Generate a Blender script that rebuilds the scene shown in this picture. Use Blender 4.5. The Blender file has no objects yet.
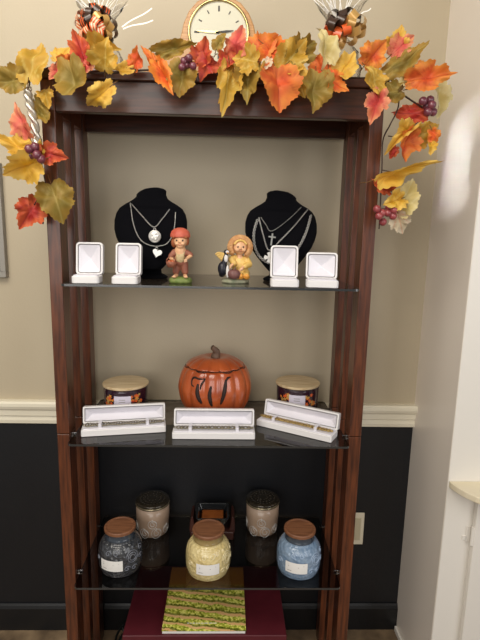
import bpy, bmesh, math, random
from mathutils import Vector, Matrix, noise
random.seed(7)
PI = math.pi
COL = bpy.context.scene.collection

# ------------------------------------------------------------------ camera
CAM = Vector((0.0395, -1.2829, 1.4811)); PITCH, YAW, ROLL, F = -0.178, 0.0289, 0.0215, 481.0
fw = Vector((math.sin(YAW)*math.cos(PITCH), math.cos(YAW)*math.cos(PITCH), math.sin(PITCH)))
_r = fw.cross(Vector((0, 0, 1))).normalized(); _u = _r.cross(fw)
RT = math.cos(ROLL)*_r + math.sin(ROLL)*_u
UP = -math.sin(ROLL)*_r + math.cos(ROLL)*_u
def _ray(x, y): return fw*F + RT*(x-240) - UP*(y-320)
def at(x, y, Y):                       # the point of the upright plane at depth Y that the photo shows at (x, y)
    d = _ray(x, y); return CAM + d*((Y-CAM.y)/d.y)
def onz(x, y, Z):                      # the same on a level plane
    d = _ray(x, y); return CAM + d*((Z-CAM.z)/d.z)

cd = bpy.data.cameras.new('camera'); cam = bpy.data.objects.new('camera', cd); COL.objects.link(cam)
cam.matrix_world = Matrix(((RT.x, UP.x, -fw.x, CAM.x), (RT.y, UP.y, -fw.y, CAM.y), (RT.z, UP.z, -fw.z, CAM.z), (0, 0, 0, 1)))
cd.sensor_fit = 'HORIZONTAL'; cd.sensor_width = 36; cd.lens = F*36/480; cd.clip_start = .02
bpy.context.scene.camera = cam

# ------------------------------------------------------------------ materials
def S(r, g, b):
    f = lambda c: (c/255/12.92 if c/255 <= .04045 else ((c/255+.055)/1.055)**2.4)
    return (f(r), f(g), f(b), 1)
def mat(name, c, rough=.5, metal=0, coat=0, c2=None, nscale=20, stretch=(1, 1, 1), bump=0, bscale=80, detail=4, sheen=0, spec=None, vor=0, sub=0):
    m = bpy.data.materials.new(name); m.use_nodes = True
    N = m.node_tree.nodes; L = m.node_tree.links; b = N['Principled BSDF']
    b.inputs['Base Color'].default_value = c; b.inputs['Roughness'].default_value = rough; b.inputs['Metallic'].default_value = metal
    b.inputs['Coat Weight'].default_value = coat; b.inputs['Coat Roughness'].default_value = .08
    if sheen: b.inputs['Sheen Weight'].default_value = sheen
    if spec is not None: b.inputs['Specular IOR Level'].default_value = spec
    if c2 or bump or vor:
        tc = N.new('ShaderNodeTexCoord'); mp = N.new('ShaderNodeMapping'); mp.inputs['Scale'].default_value = stretch
        L.new(tc.outputs['Object'], mp.inputs['Vector'])
    if c2:
        n = N.new('ShaderNodeTexNoise'); n.inputs['Scale'].default_value = nscale; n.inputs['Detail'].default_value = detail
        r = N.new('ShaderNodeValToRGB'); r.color_ramp.elements[0].position = .32; r.color_ramp.elements[1].position = .68
        r.color_ramp.elements[0].color = c; r.color_ramp.elements[1].color = c2
        L.new(mp.outputs['Vector'], n.inputs['Vector']); L.new(n.outputs['Fac'], r.inputs['Fac']); L.new(r.outputs['Color'], b.inputs['Base Color'])
    if bump:
        n = N.new('ShaderNodeTexVoronoi' if vor else 'ShaderNodeTexNoise'); n.inputs['Scale'].default_value = bscale
        bp = N.new('ShaderNodeBump'); bp.inputs['Strength'].default_value = bump; bp.inputs['Distance'].default_value = .004
        L.new(mp.outputs['Vector'], n.inputs['Vector']); L.new(n.outputs[0], bp.inputs['Height']); L.new(bp.outputs['Normal'], b.inputs['Normal'])
    return m
def glass_mat(name, tint, refl=1.0, rough=.02):
    m = bpy.data.materials.new(name); m.use_nodes = True; N = m.node_tree.nodes; L = m.node_tree.links
    N.remove(N['Principled BSDF']); out = N['Material Output']
    t = N.new('ShaderNodeBsdfTransparent'); t.inputs['Color'].default_value = tint
    g = N.new('ShaderNodeBsdfGlossy'); g.inputs['Roughness'].default_value = rough
    fr = N.new('ShaderNodeFresnel'); fr.inputs['IOR'].default_value = 1.5
    ge = N.new('ShaderNodeNewGeometry'); s = N.new('ShaderNodeMath'); s.operation = 'SUBTRACT'; s.inputs[0].default_value = refl
    mu = N.new('ShaderNodeMath'); mu.operation = 'MULTIPLY'; mu.use_clamp = True; mx = N.new('ShaderNodeMixShader')
    mb = N.new('ShaderNodeMath'); mb.operation = 'MULTIPLY'; mb.inputs[1].default_value = refl
    L.new(ge.outputs['Backfacing'], mb.inputs[0]); L.new(mb.outputs[0], s.inputs[1]); L.new(fr.outputs['Fac'], mu.inputs[0]); L.new(s.outputs[0], mu.inputs[1])
    L.new(mu.outputs[0], mx.inputs['Fac']); L.new(t.outputs[0], mx.inputs[1]); L.new(g.outputs[0], mx.inputs[2]); L.new(mx.outputs[0], out.inputs['Surface'])
    return m
def leaf_mat():
    m = bpy.data.materials.new('leaf_fabric'); m.use_nodes = True; N = m.node_tree.nodes; L = m.node_tree.links; b = N['Principled BSDF']
    a = N.new('ShaderNodeVertexColor'); a.layer_name = 'tone'
    L.new(a.outputs['Color'], b.inputs['Base Color']); b.inputs['Roughness'].default_value = .55; b.inputs['Specular IOR Level'].default_value = .3
    tr = N.new('ShaderNodeBsdfTranslucent'); L.new(a.outputs['Color'], tr.inputs['Color'])
    mx = N.new('ShaderNodeMixShader'); mx.inputs['Fac'].default_value = .2
    L.new(b.outputs[0], mx.inputs[1]); L.new(tr.outputs[0], mx.inputs[2]); L.new(mx.outputs[0], N['Material Output'].inputs['Surface'])
    return m
M = dict(
    wall=mat('beige_paint', S(184, 171, 146), .55, c2=S(188, 175, 150), nscale=3, bump=.08, bscale=160),
    partition=mat('partition_paint', S(232, 223, 211), .3, c2=S(235, 226, 215), nscale=2, bump=.06, bscale=140),
    wainscot=mat('black_wainscot_paint', S(15, 17, 22), .45, c2=S(18, 20, 25), nscale=4, bump=.08, bscale=140),
    rail=mat('cream_gloss_paint', S(236, 229, 208), .35),
    base=mat('black_baseboard_paint', S(15, 17, 20), .4),
    floor=mat('mottled_floor_tile', S(158, 134, 104), .45, c2=S(104, 86, 66), nscale=14, detail=8),
    white=mat('white_paint', S(226, 221, 212), .4),
    wood=mat('cherry_wood', S(104, 55, 30), .33, c2=S(60, 31, 19), nscale=9, stretch=(14, 14, 1.1), coat=.15),
    woodh=mat('cherry_wood_rail', S(78, 41, 25), .33, c2=S(48, 26, 17), nscale=9, stretch=(1.1, 14, 14), coat=.15),
    glass=glass_mat('smoked_glass', (.50, .47, .45, 1), 1.25),
    edge=mat('glass_edge', S(44, 46, 47), .15, coat=1),
    chrome=mat('chrome', S(150, 150, 152), .25, 1),
    velvet=mat('black_velvet', S(9, 9, 13), .95, sheen=.02, spec=.08),
    silver=mat('silver', S(186, 184, 180), .32, 1),
    dsilver=mat('dull_silver', S(150, 150, 146), .38, 1),
    bsilver=mat('bright_silver', S(226, 224, 220), .42, .65),
    rope=mat('tarnished_silver', S(150, 142, 122), .4, .9),
    gold=mat('pale_gold', S(200, 172, 112), .3, 1),
    ivory=mat('white_leatherette', S(226, 223, 222), .42, bump=.05, bscale=300),
    satin=mat('white_satin', S(216, 213, 220), .3, sheen=.1, c2=S(224, 221, 228), nscale=12),
    oak=mat('clock_oak', S(196, 150, 96), .4, c2=S(168, 118, 68), nscale=8, stretch=(1.5, 10, 26), coat=.1),
    brass=mat('brass', S(196, 176, 124), .22, 1),
    dial=mat('cream_dial', S(204, 200, 178), .5),
    ink=mat('dark_ink', S(52, 48, 44), .5),
    label=mat('label_paper', S(232, 230, 226), .6),
    labelink=mat('label_print', S(150, 146, 146), .6),
    lidwood=mat('walnut_lid', S(136, 90, 60), .5, c2=S(106, 66, 43), nscale=10, stretch=(2, 20, 20)),
    palewood=mat('pale_wood_lid', S(214, 194, 158), .5, c2=S(184, 156, 114), nscale=9, stretch=(2, 22, 22)),
    pumpkin=mat('glazed_orange', S(192, 96, 50), .28, c2=S(156, 68, 32), nscale=14, coat=.5),
    cut=mat('carved_recess', S(34, 16, 10), .7),
    stem=mat('grey_brown_stem', S(122, 96, 78), .6, c2=S(92, 70, 56), nscale=60),
    plum=mat('plum_glass', S(44, 20, 34), .2, coat=.6),
    autumn=mat('autumn_print', S(190, 60, 24), .5, c2=S(222, 160, 60), nscale=90),
    paleprint=mat('lavender_print', S(206, 200, 214), .5),
    blackjar=mat('black_embossed_glass', S(44, 47, 52), .18, c2=S(70, 72, 76), nscale=60, coat=.7, bump=.9, bscale=110, vor=1),
    creamjar=mat('cream_embossed_glass', S(206, 184, 124), .22, c2=S(224, 206, 150), nscale=40, coat=.7, bump=.7, bscale=110, vor=1),
    bluejar=mat('blue_embossed_glass', S(104, 130, 158), .22, c2=S(138, 158, 180), nscale=40, coat=.7, bump=.7, bscale=110, vor=1),
    neck=mat('dark_clear_neck', S(58, 66, 76), .12, coat=.8),
    creamneck=mat('cream_neck', S(150, 128, 80), .15, coat=.8),
    ornwhite=mat('raised_white_glass', S(214, 214, 212), .3, coat=.4),
    orngrey=mat('raised_grey_glass', S(124, 128, 140), .25, coat=.5),
    orncream=mat('raised_cream_glass', S(232, 220, 178), .25, coat=.5),
    ornblue=mat('raised_blue_glass', S(164, 184, 210), .25, coat=.5),
    taupe=mat('taupe_glaze', S(168, 142, 120), .35, c2=S(178, 154, 134), nscale=20, coat=.4),
    bronze=mat('embossed_dark_lid', S(62, 54, 42), .25, .55, coat=.5, bump=.5, bscale=90, vor=1),
    rim=mat('lid_rim', S(150, 138, 112), .25, .7),
    blackdish=mat('black_ceramic', S(22, 25, 27), .22, coat=.5),
    amber=mat('amber_wax', S(176, 98, 38), .35, c2=S(156, 80, 28), nscale=40),
    redwood=mat('reddish_wood_stand', S(74, 36, 26), .45, c2=S(56, 26, 20), nscale=12),
    maroon=mat('maroon_board', S(88, 24, 34), .5, c2=S(80, 20, 30), nscale=30),
    paper=mat('page_edges', S(226, 224, 218), .7),
    cord=mat('black_cord', S(26, 30, 28), .45),
    plate=mat('ivory_plastic', S(236, 227, 202), .4),
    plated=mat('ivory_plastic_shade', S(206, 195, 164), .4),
    framegrey=mat('grey_frame', S(150, 146, 138), .5),
    framepic=mat('dark_picture', S(38, 44, 58), .3, c2=S(58, 60, 70), nscale=6),
    laminate=mat('cream_laminate', S(228, 216, 184), .4, c2=S(234, 222, 194), nscale=12),
    vine=mat('brown_vine', S(58, 38, 28), .7),
    berry=mat('plum_berry', S(94, 42, 58), .3, c2=S(120, 60, 70), nscale=60, coat=.4),
    berryp=mat('rose_berry', S(158, 72, 72), .35, c2=S(130, 50, 56), nscale=60, coat=.3),
    cordsilver=mat('silver_twist', S(214, 206, 192), .32, .75),
    cello=glass_mat('cellophane', (.95, .95, .95, 1), 3.0, .12),
    strand=mat('white_ribbon_strand', S(244, 240, 232), .35, coat=.3),
    rb_brown=mat('brown_ribbon', S(64, 44, 32), .3, coat=.3), rb_gold=mat('gold_ribbon', S(206, 162, 92), .28, .3, coat=.3),
    rb_orange=mat('orange_ribbon', S(214, 92, 40), .3, coat=.3), rb_cream=mat('cream_ribbon', S(232, 208, 170), .35),
    tissue=mat('pink_tissue', S(214, 188, 182), .6, c2=S(234, 222, 214), nscale=40),
    skin=mat('painted_skin', S(220, 170, 128), .45, coat=.2), redcap=mat('red_orange_cap', S(204, 104, 80), .55, c2=S(184, 78, 58), nscale=70),
    hair=mat('auburn_hair', S(168, 96, 54), .6, c2=S(140, 74, 40), nscale=90), tan=mat('tan_cloth', S(150, 112, 74), .6, c2=S(128, 92, 60), nscale=60),
    rust=mat('rust_cloth', S(150, 92, 70), .6, c2=S(128, 72, 54), nscale=60), bib=mat('khaki_cloth', S(164, 142, 98), .6, c2=S(200, 178, 136), nscale=90),
    basket=mat('basket_weave', S(152, 92, 66), .6, c2=S(112, 62, 44), nscale=160), grass=mat('painted_grass', S(96, 118, 52), .6, c2=S(128, 138, 74), nscale=90),
    rock=mat('painted_ground', S(132, 140, 112), .6, c2=S(168, 164, 138), nscale=80),
    yellow=mat('yellow_coat', S(214, 172, 86), .5, c2=S(228, 192, 116), nscale=60), straw=mat('orange_straw', S(208, 160, 106), .6, c2=S(182, 126, 76), nscale=90),
    shoe=mat('orange_shoe', S(218, 150, 60), .5), birdblack=mat('black_feather', S(30, 30, 40), .4), birdwhite=mat('white_feather', S(222, 218, 214), .5),
    mauve=mat('mauve_gourd', S(126, 86, 80), .5, c2=S(104, 66, 64), nscale=50), eye=mat('eye_black', S(30, 20, 18), .3), lip=mat('lip', S(176, 84, 70), .5),
    leaf=leaf_mat(),
)

# ------------------------------------------------------------------ builders
def obj(name, bm, m, parent=None, smooth=True, bevel=0, kind=None, segs=2, recalc=True):
    me = bpy.data.meshes.new(name)
    if recalc: bmesh.ops.recalc_face_normals(bm, faces=bm.faces)
    bm.to_mesh(me); bm.free()
    for k in (m if isinstance(m, (list, tuple)) else [m]): me.materials.append(k)
    o = bpy.data.objects.new(name, me); COL.objects.link(o); o.parent = parent
    for p in me.polygons: p.use_smooth = smooth
    if bevel:
        b = o.modifiers.new('bevel', 'BEVEL'); b.width = bevel; b.segments = segs; b.limit_method = 'ANGLE'; b.angle_limit = .6; b.harden_normals = True
    if kind: o['kind'] = kind
    return o
def tag(o, label, cat, group=None):
    o['label'] = label; o['category'] = cat
    if group: o['group'] = group
    return o
def thing(name, label, cat, loc, rz=0, group=None):
    o = bpy.data.objects.new(name, None); COL.objects.link(o); o.location = loc; o.rotation_euler = (0, 0, rz); o.empty_display_size = .03
    return tag(o, label, cat, group)
def dup(src, loc, rz, label):
    r = src.copy(); COL.objects.link(r); r.location = loc; r.rotation_euler = (0, 0, rz); r['label'] = label
    for ch in list(src.children):
        c = ch.copy(); COL.objects.link(c); c.parent = r
        for g in list(ch.children):
            d = g.copy(); COL.objects.link(d); d.parent = c
    return r
def nb(): return bmesh.new()
def box(bm, x0, x1, y0, y1, z0, z1, mi=0, mtx=None):
    vs = [bm.verts.new((x, y, z)) for x in (x0, x1) for y in (y0, y1) for z in (z0, z1)]
    for f in ((0, 1, 3, 2), (4, 6, 7, 5), (0, 4, 5, 1), (2, 3, 7, 6), (0, 2, 6, 4), (1, 5, 7, 3)):
        bm.faces.new([vs[i] for i in f]).material_index = mi
    if mtx: bmesh.ops.transform(bm, matrix=mtx, verts=vs)
    return bm
def B(*a): return box(nb(), *a)
def lathe(bm, prof, seg=48, c=(0, 0, 0), sx=1, sy=1, fn=None, mi=0):
    rings = []
    for r, z in prof:
        ring = []
        for i in range(seg):
            a = 2*PI*i/seg; k = fn(a, z) if fn else 1
            ring.append(bm.verts.new((c[0]+r*k*sx*math.cos(a), c[1]+r*k*sy*math.sin(a), c[2]+z)))
        rings.append(ring)
    for p, q in zip(rings, rings[1:]):
        for i in range(seg): bm.faces.new((p[i], p[(i+1) % seg], q[(i+1) % seg], q[i])).material_index = mi
    for ring, rr in ((rings[0], prof[0][0]), (rings[-1], prof[-1][0])):
        if rr > 1e-6: bm.faces.new(ring).material_index = mi
    bmesh.ops.remove_doubles(bm, verts=bm.verts, dist=1e-6)
    return bm
def tube(bm, pts, r, seg=6, closed=False, mi=0, cap=True):
    pts = [Vector(p) for p in pts]; n = len(pts); rings = []; nrm = None
    for i, p in enumerate(pts):
        if closed: t = pts[(i+1) % n]-pts[i-1]
        else: t = pts[min(i+1, n-1)]-pts[max(i-1, 0)]
        t.normalize()
        if nrm is None:
            nrm = t.cross(Vector((0, 0, 1)) if abs(t.z) < .9 else Vector((0, 1, 0))).normalized()
        else:
            nrm = (nrm - t*nrm.dot(t)); nrm = nrm.normalized() if nrm.length > 1e-6 else t.orthogonal().normalized()
        b = t.cross(nrm); rr = r(i/(n-1)) if callable(r) else r
        rings.append([bm.verts.new(p + (nrm*math.cos(2*PI*k/seg)+b*math.sin(2*PI*k/seg))*rr) for k in range(seg)])
    pairs = list(zip(rings, rings[1:])) + ([(rings[-1], rings[0])] if closed else [])
    for p, q in pairs:
        for k in range(seg): bm.faces.new((p[k], p[(k+1) % seg], q[(k+1) % seg], q[k])).material_index = mi
    if not closed and cap: bm.faces.new(rings[0]).material_index = mi; bm.faces.new(rings[-1]).material_index = mi
    return bm
def spline(pts, n=8):
    P = [Vector(p) for p in pts]; out = []
    for i in range(len(P)-1):
        p0, p1, p2, p3 = P[max(i-1, 0)], P[i], P[i+1], P[min(i+2, len(P)-1)]
        for k in range(n):
            t = k/n
            out.append(.5*((2*p1)+(p2-p0)*t+(2*p0-5*p1+4*p2-p3)*t*t+(3*p1-p0-3*p2+p3)*t**3))
    return out+[P[-1]]
def ball(bm, c, rx, ry=None, rz=None, seg=16, mi=0, mtx=None):
    ry = ry or rx; rz = rz or rx
    r = bmesh.ops.create_uvsphere(bm, u_segments=seg, v_segments=max(6, seg//2+2), radius=1)
    m = Matrix.Translation(c) @ (mtx or Matrix()) @ Matrix.Diagonal((rx, ry, rz, 1))
    bmesh.ops.transform(bm, matrix=m, verts=r['verts'])
    for v in r['verts']:
        for f in v.link_faces: f.material_index = mi
    return bm
def prism(bm, pts, y0, y1, mi=0):              # outline in XZ pushed along Y
    a = [bm.verts.new((x, y0, z)) for x, z in pts]; b = [bm.verts.new((x, y1, z)) for x, z in pts]; n = len(pts)
    bm.faces.new(a).material_index = mi; bm.faces.new(b[::-1]).material_index = mi
    for i in range(n): bm.faces.new((a[i], b[i], b[(i+1) % n], a[(i+1) % n])).material_index = mi
    return bm
def slab(bm, pts, z0, z1, mi=0):               # outline in XY pushed along Z
    a = [bm.verts.new((x, y, z0)) for x, y in pts]; b = [bm.verts.new((x, y, z1)) for x, y in pts]; n = len(pts)
    bm.faces.new(a[::-1]).material_index = mi; bm.faces.new(b).material_index = mi
    for i in range(n): bm.faces.new((a[i], a[(i+1) % n], b[(i+1) % n], b[i])).material_index = mi
    return bm
def rrect(x0, x1, y0, y1, r, n=5):
    out = []
    for cx, cy, a0 in ((x1-r, y1-r, 0), (x0+r, y1-r, PI/2), (x0+r, y0+r, PI), (x1-r, y0+r, 1.5*PI)):
        out += [(cx+r*math.cos(a0+PI/2*k/n), cy+r*math.sin(a0+PI/2*k/n)) for k in range(n+1)]
    return out
def fuse(o, v=.0016, it=6):                    # melt overlapping shapes of one mesh into one skin
    r = o.modifiers.new('remesh', 'REMESH'); r.mode = 'VOXEL'; r.voxel_size = v; r.use_smooth_shade = True
    s = o.modifiers.new('smooth', 'SMOOTH'); s.iterations = it; s.factor = .5
    return o

# ------------------------------------------------------------------ the room
WY, CX, PY = .321, .709, .029                 # back wall, right partition face, partition front
RT0, RB0 = .902, .8195                        # chair rail top and bottom
obj('wall_back', B(-1.7, CX+.1, WY, WY+.1, RB0+.02, 2.7), M['wall'], smooth=False, kind='structure')
obj('trim_1', B(-1.7, CX, WY-.004, WY+.1, 0, RB0+.02), M['wainscot'], smooth=False, kind='structure')
prof = [(0, RB0), (-.012, RB0), (-.014, RB0+.012), (-.012, RB0+.026), (-.018, RB0+.03), (-.02, RB0+.05), (-.026, RB0+.056), (-.03, RB0+.066), (-.03, RT0-.006), (-.024, RT0), (0, RT0)]
bm = nb(); L0 = [bm.verts.new((-1.7, WY+p, z)) for p, z in prof]; L1 = [bm.verts.new((CX, WY+p, z)) for p, z in prof]
for i in range(len(prof)-1): bm.faces.new((L0[i], L0[i+1], L1[i+1], L1[i]))
obj('trim_2', bm, M['rail'], smooth=False, kind='structure')
prof = [(-.012, 0), (-.012, .09), (-.008, .1), (-.004, .1075), (0, .1075)]
bm = nb(); L0 = [bm.verts.new((-1.7, WY+p-.004, z)) for p, z in prof]; L1 = [bm.verts.new((CX, WY+p-.004, z)) for p, z in prof]
for i in range(len(prof)-1): bm.faces.new((L0[i], L0[i+1], L1[i+1], L1[i]))
obj('baseboard_back', bm, M['base'], smooth=False, kind='structure')
bm = B(CX, 2.0, PY, WY+.1, 0, 2.7); bm.normal_update()
for f in bm.faces:
    if abs(f.normal.y) > .5: f.material_index = 1
obj('wall_right', bm, [M['partition'], M['white']], smooth=False, bevel=.004, kind='structure')
obj('baseboard_right', B(CX-.01, CX, PY, WY-.02, 0, .022), M['white'], smooth=False, bevel=.003, kind='structure')
obj('floor', B(-1.7, 2.0, -2.2, WY+.1, -.05, 0), M['floor'], smooth=False, kind='structure')

# ------------------------------------------------------------------ etagere
H, WP = .43, .0344; IN = H-WP
Z1, Z2, Z3 = 1.3458, .912, .4745; GT = .006
TOPB, TOPT = 1.846, 1.868
et = thing('display_shelf_unit', 'tall open cherry wood shelf unit with three smoked glass shelves', 'shelf', (0, 0, 0))
for s in (-1, 1):
    x0, x1 = (-H, -IN) if s < 0 else (IN, H)
    for y0, y1, nm, ins in ((0, .058, 'post', 0), (.13, .165, 'slat', .003), (.232, .283, 'post', 0)):
        bm = nb()
        for a, b_ in ((0, Z2+.004), (Z2+.0055, TOPB)):        # posts are made in two sections with a fine joint
            box(bm, x0+ins, x1-ins, y0, y1, a, b_)
        obj(nm, bm, M['wood'], et, smooth=False, bevel=.002)
    obj('side_rail', B(x0+.004, x1-.004, .058, .232, 1.774, TOPB), M['wood'], et, smooth=False)
obj('front_rail', B(-IN, IN, .002, .026, 1.772, TOPB), M['woodh'], et, smooth=False, bevel=.002)
obj('rear_rail', B(-IN, IN, .26, .283, 1.774, TOPB), M['woodh'], et, smooth=False, bevel=.002)
obj('top_panel', B(-H-.008, H+.008, -.008, .29, TOPB, TOPT), M['woodh'], et, smooth=False, bevel=.004)
for z in (Z1, Z2, Z3):
    g = slab(nb(), rrect(-.385, .385, -.055, .305, .012), z-GT, z)
    g.normal_update()
    for f in g.faces:
        if abs(f.normal.z) < .5: f.material_index = 1
    sh = obj('glass_shelf', g, [M['glass'], M['edge']], et, smooth=False)
    for s in (-1, 1):
        for y in (.018, .255):
            bm = nb(); box(bm, min(s*IN, s*.379), max(s*IN, s*.379), y-.004, y+.004, z-GT-.005, z-GT-.0002)
            if y < .1 and z < 1: box(bm, min(s*IN, s*.3885), max(s*IN, s*.3885), y-.003, y+.003, z-GT-.005, z+.003); box(bm, min(s*.3885, s*.380), max(s*.3885, s*.380), y-.003, y+.003, z+.0004, z+.003)
            obj('shelf_clip', bm, M['chrome'], sh, smooth=False, bevel=.001)

# ------------------------------------------------------------------ things on the right and left walls
p = at(357, 528, WY-.004)
ol = thing('wall_outlet', 'ivory wall outlet plate on the black wainscot beside the right post', 'outlet', (p.x, WY-.004, p.z))
obj('cover_plate', B(-.024, .024, -.006, 0, -.064, .064), M['plate'], ol, smooth=False, bevel=.003)
obj('insert', B(-.011, .011, -.009, -.006, -.044, .044), M['plated'], ol, smooth=False, bevel=.001)
p = at(9, 277, WY)
fr = thing('picture_frame', 'grey framed dark picture on the beige wall left of the shelf unit', 'picture', (p.x, WY, p.z))
bm = nb(); w_, h_ = .42, .36
for x0, x1, z0, z1 in ((-w_, 0, 0, .018), (-w_, 0, h_-.018, h_), (-w_, -w_+.018, .018, h_-.018), (-.018, 0, .018, h_-.018)): box(bm, x0, x1, -.022, 0, z0, z1)
obj('frame', bm, M['framegrey'], fr, smooth=False, bevel=.002)
obj('picture', B(-w_+.018, -.018, -.012, -.004, .018, h_-.018), M['framepic'], fr, smooth=False)
# cabinet set in the partition front, with a rounded laminate top over it
pts = [(CX+.003, PY), (CX+.004, PY-.012), (CX+.010, PY-.035), (CX+.022, PY-.062), (CX+.040, PY-.088), (CX+.062, PY-.108), (CX+.09, PY-.122), (CX+.13, PY-.13), (1.5, PY-.13), (1.5, PY)]
co = obj('countertop', slab(nb(), [(x, y) for x, y in pts], .748, .767), M['laminate'], smooth=False, bevel=.003)
tag(co, 'cream laminate ledge with a rounded corner on the white partition', 'countertop')
cb = thing('wall_cabinet', 'white cabinet with a hinged door below the cream laminate ledge', 'cabinet', (.74, PY, 0))
obj('face_frame', B(-.0295, .053, -.0012, 0, .0, .746), M['white'], cb, smooth=False, bevel=.001)
dr = obj('door', B(.056, .5, -.02, 0, .07, .72), M['white'], cb, smooth=False, bevel=.003)
bm = nb(); box(bm, .040, .052, -.004, -.001, .57, .62); tube(bm, [(.054, -.014, .565), (.054, -.014, .625)], .005, 10); box(bm, .030, .041, -.004, -.001, .575, .589)
obj('hinge', bm, M['white'], dr, smooth=False)

# ------------------------------------------------------------------ leaves
KIND = {'gold': (S(176, 138, 44), S(206, 158, 62), S(206, 184, 104)), 'olive': (S(128, 110, 46), S(166, 128, 52), S(170, 150, 84)), 'orange': (S(212, 88, 46), S(228, 150, 66), S(178, 66, 36)),
        'red': (S(172, 48, 42), S(212, 108, 62), S(132, 34, 34)), 'pink': (S(208, 84, 78), S(228, 156, 112), S(176, 58, 58)), 'yellow': (S(214, 164, 46), S(226, 188, 92), S(190, 132, 40)),
        'pale': (S(198, 178, 108), S(218, 202, 148), S(220, 208, 160)), 'deep': (S(228, 98, 42), S(228, 146, 58), S(190, 68, 32)), 'white': (S(206, 188, 154), S(220, 206, 178), S(206, 140, 110))}
HALF = [(0, 0), (.10, -.07), (.22, -.08), (.34, 0), (.30, .10), (.42, .14), (.54, .26), (.47, .34), (.52, .46), (.46, .58), (.36, .56), (.30, .62), (.27, .76), (.16, .84), (0, 1.04)]
GRAPE = [(0, 0), (.13, -.10), (.27, -.10), (.38, .02), (.42, .16), (.50, .26), (.48, .38), (.42, .46), (.44, .58), (.36, .68), (.26, .74), (.20, .84), (.10, .92), (0, 1.02)]
def mixc(a, b_, t): return tuple(a[i]*(1-t)+b_[i]*t for i in range(4))
def make_leaf(parent, pos, L_, wr, ang, kind, tilt, shape=None, curl=1.0):
    half = HALF if shape == 'maple' else GRAPE
    rim = []
    full = half + [(-x, y) for x, y in reversed(half[1:-1])]
    n = len(full)
    for i in range(n):
        a, b_ = full[i], full[(i+1) % n]
        for k in range(3):
            t = k/3; x = a[0]+(b_[0]-a[0])*t; y = a[1]+(b_[1]-a[1])*t
            j = (.0, .022, -.014)[k]*random.uniform(.5, 1.4); d = math.hypot(x, y-.42) or 1
            rim.append((x+x/d*j, y+(y-.42)/d*j))
    bm = nb(); RR = 7; c = (0, .40); rows = []
    ph, ph2, am = random.uniform(0, 6), random.uniform(0, 6), random.uniform(.02, .06)*curl; zs_ = random.uniform(0, 90)
    fold = random.uniform(.05, .75)*curl; bend = random.uniform(-.7, .7)*curl; twist = random.uniform(-.9, .9)*curl
    lay = bm.verts.layers.float_color.new('tone')
    cen, edg, vein = KIND[kind]; blot = random.uniform(0, 50); em = random.uniform(.5, 1.1)
    VA = [0, .62, -.62, 1.25, -1.25, 2.1, -2.1]
    def mk(x, y, t):
        a = math.atan2(x, y-.02); d = math.hypot(x, y)
        vd = min(abs(math.sin(a-v))*d if abs(a-v) < 1.4 else 9 for v in VA)
        z = fold*abs(x)*.8 + bend*(y-.4)**2*1.2 + twist*x*(y-.3) + am*t*t*math.sin(7*math.atan2(x, y-.4)+ph) + .16*noise.noise(Vector((x*3.2+zs_, y*3.2, zs_))) - .010*max(0, 1-vd*22)
        v = bm.verts.new((x*wr*L_, y*L_-.42*L_, z*L_))
        nz = noise.noise(Vector((x*4+blot, y*4, blot))); nz2 = noise.noise(Vector((x*14+blot, y*14, blot*2)))
        col = mixc(cen, edg, min(1, max(0, em*t**2.2+.7*nz+.1)))
        col = mixc(col, vein, .65*max(0, 1-vd*26)+max(0, .25*nz2))
        v[lay] = col
        return v
    c0 = mk(c[0], c[1], 0)
    for k in range(1, RR+1):
        t = k/RR; rows.append([mk(c[0]+(x-c[0])*t, c[1]+(y-c[1])*t, t) for x, y in rim])
    m_ = len(rim)
    for i in range(m_):
        bm.faces.new((c0, rows[0][(i+1) % m_], rows[0][i]))
        for p_, q in zip(rows, rows[1:]): bm.faces.new((p_[i], p_[(i+1) % m_], q[(i+1) % m_], q[i]))
    # stalk
    vs0 = set(bm.verts)
    tube(bm, [(0, -.40*L_, 0), (.01*L_, -.55*L_, -.04*L_), (0, -.66*L_, -.1*L_)], .0011, 5)
    for v in bm.verts:
        if v not in vs0: v[lay] = S(120, 84, 44)
    # leaf plane: +Y of the leaf is the tip, +Z faces the room
    tip = Vector((math.cos(ang), 0, math.sin(ang))); nrm = Vector((0, -1, 0)); side = tip.cross(nrm)
    R = Matrix((side, tip, nrm)).transposed()
    R = Matrix.Rotation(tilt[0], 3, tip) @ Matrix.Rotation(tilt[1], 3, side) @ R
    bmesh.ops.transform(bm, matrix=Matrix.Translation(pos) @ R.to_4x4(), verts=bm.verts)
    return obj('leaf', bm, M['leaf'], parent, recalc=False)

GO = Vector((0, -.03, TOPT))
ga = thing('autumn_leaf_garland', 'artificial autumn leaf garland with berries draped over the top of the wooden shelf unit', 'garland', GO)
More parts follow.
